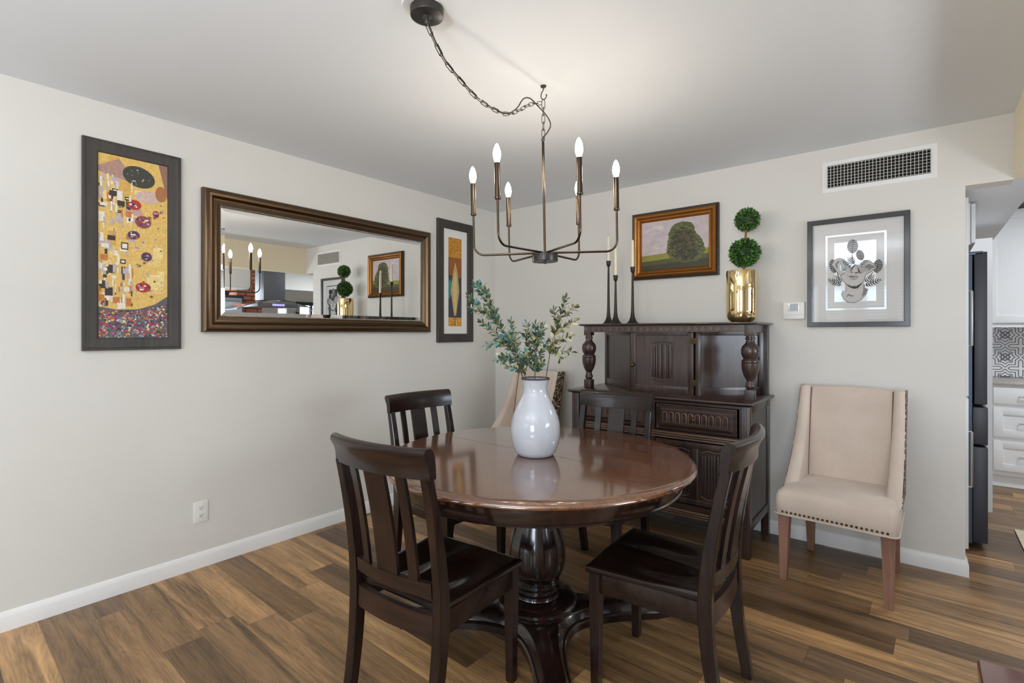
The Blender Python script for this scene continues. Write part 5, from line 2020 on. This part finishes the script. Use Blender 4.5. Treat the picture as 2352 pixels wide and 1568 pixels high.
# base cabinets on the far wall
bc = empty('base_cabinet', (4.4, 2.6, 0), 'white kitchen base cabinet with three drawers under granite counter', 'cabinet')
x0, x1 = -.80, .80
mb = MB()
mb.box(x0 - .02, x1, -.28, .28, .10, .865)
mb.box(x0 - .02, x1, -.24, .28, 0, .10)
mb.build('body', M['white_cab'], bc)
mb = MB()
mb.box(x0 - .02, x1, -.258, -.24, 0, .012)
mb.build('shoe_trim', M['trim'], bc)
for xa, xb in ((x0 + .02, x0 + .60), (x0 + .62, x1 - .02)):
    for z0, z1 in ((.705, .845), (.425, .675), (.140, .395)):
        mb = MB()
        if z1 - z0 > .2:
            shaker(mb, xa, xb, z0, z1, -.30, st=.06)
        else:
            mb.box(xa, xb, -.30, -.28, z0, z1, bev=.002)
        d_ = mb.build('drawer', M['white_cab'], bc)
        mb = MB()
        xm, zm = (xa + xb) / 2, (z0 + z1) / 2
        mb.tube([(xm - .13, -.30, zm), (xm - .13, -.326, zm), (xm + .13, -.326, zm), (xm + .13, -.30, zm)], .005, 8)
        mb.build('handle', M['steel'], d_)
ct = MB()
ct.box(3.575, 5.24, 2.285, 2.895, .868, .898, bev=.004)
tag(ct.build('countertop', M['granite']), 'speckled grey granite countertop on the white kitchen drawers', 'countertop')
bs = MB()
bs.box(3.575, 5.24, 2.885, 2.899, .90, 1.385)
struct(bs.build('wall_tile_backsplash', M['tile']))
uc = empty('wall_cabinet', (4.4, 2.72, 1.385), 'large white upper cabinet above the patterned tile backsplash', 'cabinet')
mb = MB()
mb.box(-.82, .82, -.17, .17, 0, 1.0)
mb.box(-.80, .80, -.165, -.14, -.03, 0)
mb.build('body', M['white_cab'], uc)
for xa, xb in ((-.80, -.01), (.01, .80)):
    mb = MB()
    shaker(mb, xa, xb, .01, .98, -.19, st=.06)
    mb.build('door', M['white_cab'], uc)
rg_ = MB()
rg_.box(3.62, 4.18, .35, 1.05, .0005, .010, bev=.003)
rug = rg_.build('rug', M['rug'])
rug.rotation_euler = (0, 0, R(0))
tag(rug, 'cream woven kitchen rug on the plank floor', 'rug')

# range hood over a peninsula (seen in the mirror)
hd = empty('range_hood', (4.55, .0, 1.665), 'steel island range hood with curved glass canopy seen in the mirror', 'range hood')
mb = MB()
mb.box(-.14, .14, -.16, .16, .10, .77, bev=.002)
mb.build('chimney', M['hood_steel'], hd)
mb = MB()
mb.box(-.26, .26, -.30, .30, .0, .055, bev=.004)
mb.build('body', M['hood_steel'], hd)
mb = MB()
mb.box(-.266, -.259, -.09, .09, .012, .042)
mb.build('control_display', M['blue_led'], hd)
mb = MB()
N = 24
up_ = [(-.60 + 1.2 * k / N) for k in range(N + 1)]
ringA = [[(xx, y, .09 - .24 * (y / .60) ** 2 * .6 + dz) for (xx, dz) in ((-.30, 0), (.30, 0), (.30, .008), (-.30, .008))] for y in up_]
mb.loft(ringA)
mb.build('glass_canopy', M['glass'], hd)
pe = empty('kitchen_peninsula', (4.60, -.75, 0), 'white kitchen peninsula with granite top under the range hood', 'cabinet')
mb = MB()
mb.box(-.32, .32, -1.05, 1.05, .0, .865)
mb.build('body', M['white_cab'], pe)
mb = MB()
mb.box(-.36, .36, -1.08, 1.08, .866, .90, bev=.004)
mb.build('worktop', M['granite'], pe)
kc = empty('wall_cabinet', (4.62, -.72, 1.92), 'white hanging cabinet beside the range hood, seen in the mirror', 'cabinet')
mb = MB()
mb.box(-.17, .17, -.50, .40, 0, .52)
mb.build('body', M['white_cab'], kc)
for y0, y1 in ((-.495, -.05), (-.045, .395)):
    mb = MB()
    mb.box(-.190, -.171, y0, y1, .005, .515, bev=.002)
    mb.build('door', M['white_cab'], kc)

ot = empty('oven_tower', (6.5, -.08, 0), 'dark oven tower with grey glass beside the brick pier, seen in the mirror', 'oven')
mb = MB()
mb.box(-.25, .30, -.42, .42, 0, 1.93, bev=.004)
mb.build('body', M['fridge_side'], ot)
mb = MB()
mb.box(-.275, -.251, -.38, .38, 1.25, 1.88, bev=.003)
d_ = mb.build('door', M['lcd'], ot)
mb = MB()
mb.tube([(-.275, -.33, 1.83), (-.31, -.33, 1.83), (-.31, .33, 1.83), (-.275, .33, 1.83)], .009, 8)
mb.build('handle', M['steel'], d_)

# wooden table whose corner enters the picture at the lower right
st_ = empty('side_table', (3.633, -2.779, 0), 'reddish-brown polished wooden table corner nearest the viewer', 'table')
mb = MB()
mb.box(-.42, .42, -.30, .30, .722, .75, bev=.006, seg=3)
mb.build('tabletop', M['mahogany'], st_)
for sx in (-1, 1):
    for sy in (-1, 1):
        mb = MB()
        cx, cy_ = sx * .37, sy * .25
        mb.loft([[(cx - h, cy_ - h, z), (cx + h, cy_ - h, z), (cx + h, cy_ + h, z), (cx - h, cy_ + h, z)] for z, h in ((0, .014), (.722, .024))])
        mb.build('leg', M['mahogany'], st_, sharp=20)

# bodies for the added fill lights: kitchen ceiling lamp, two rear uplighters, peninsula lamp
lm = empty('added_ceiling_lamp', (4.45, 1.25, CE), 'round white flush ceiling lamp added to brighten the kitchen', 'ceiling lamp')
mb = MB()
mb.lathe([(.36, 0), (.36, -.012), (.345, -.02), (.33, -.02), (.33, 0)], 40, cap=False)
mb.build('rim', M['white_plastic'], lm)
for (x, y, ht, lab) in ((2.75, -4.50, 1.50, 'shorter dark floor uplighter added behind the viewer to brighten the ceiling'), (1.4, -5.2, 1.80, 'dark floor uplighter added by the patio door to brighten the ceiling')):
    lm = empty('added_floor_lamp', (x, y, 0), lab, 'floor lamp', 0, 'added floor uplighters behind the viewer')
    mb = MB()
    mb.lathe([(.15, 0), (.15, .02), (.02, .035), (.014, .06), (.014, ht - .12), (.03, ht - .10)], 32)
    mb.build('stand', M['black_metal'], lm)
    mb = MB()
    mb.lathe([(.03, ht - .11), (.11, ht - .08), (.18, ht - .01), (.184, ht - .01), (.113, ht - .088), (.03, ht - .12)], 40, cap=False)
    mb.build('lamp_shade', M['black_metal'], lm)
tl = empty('added_table_lamp', (4.60, -1.45, .9005), 'wide dark uplighter table lamp added on the kitchen peninsula to brighten the ceiling', 'table lamp')  # unseen lamp added to brighten the dining ceiling
mb = MB()
mb.lathe([(.08, 0), (.08, .012), (.016, .022), (.010, .04), (.010, .16), (.03, .17)], 28)
mb.build('stand', M['black_metal'], tl)
mb = MB()
mb.lathe([(.02, .165), (.22, .185), (.37, .255), (.374, .255), (.224, .178), (.02, .158)], 36, cap=False)
mb.build('lamp_shade', M['black_metal'], tl)
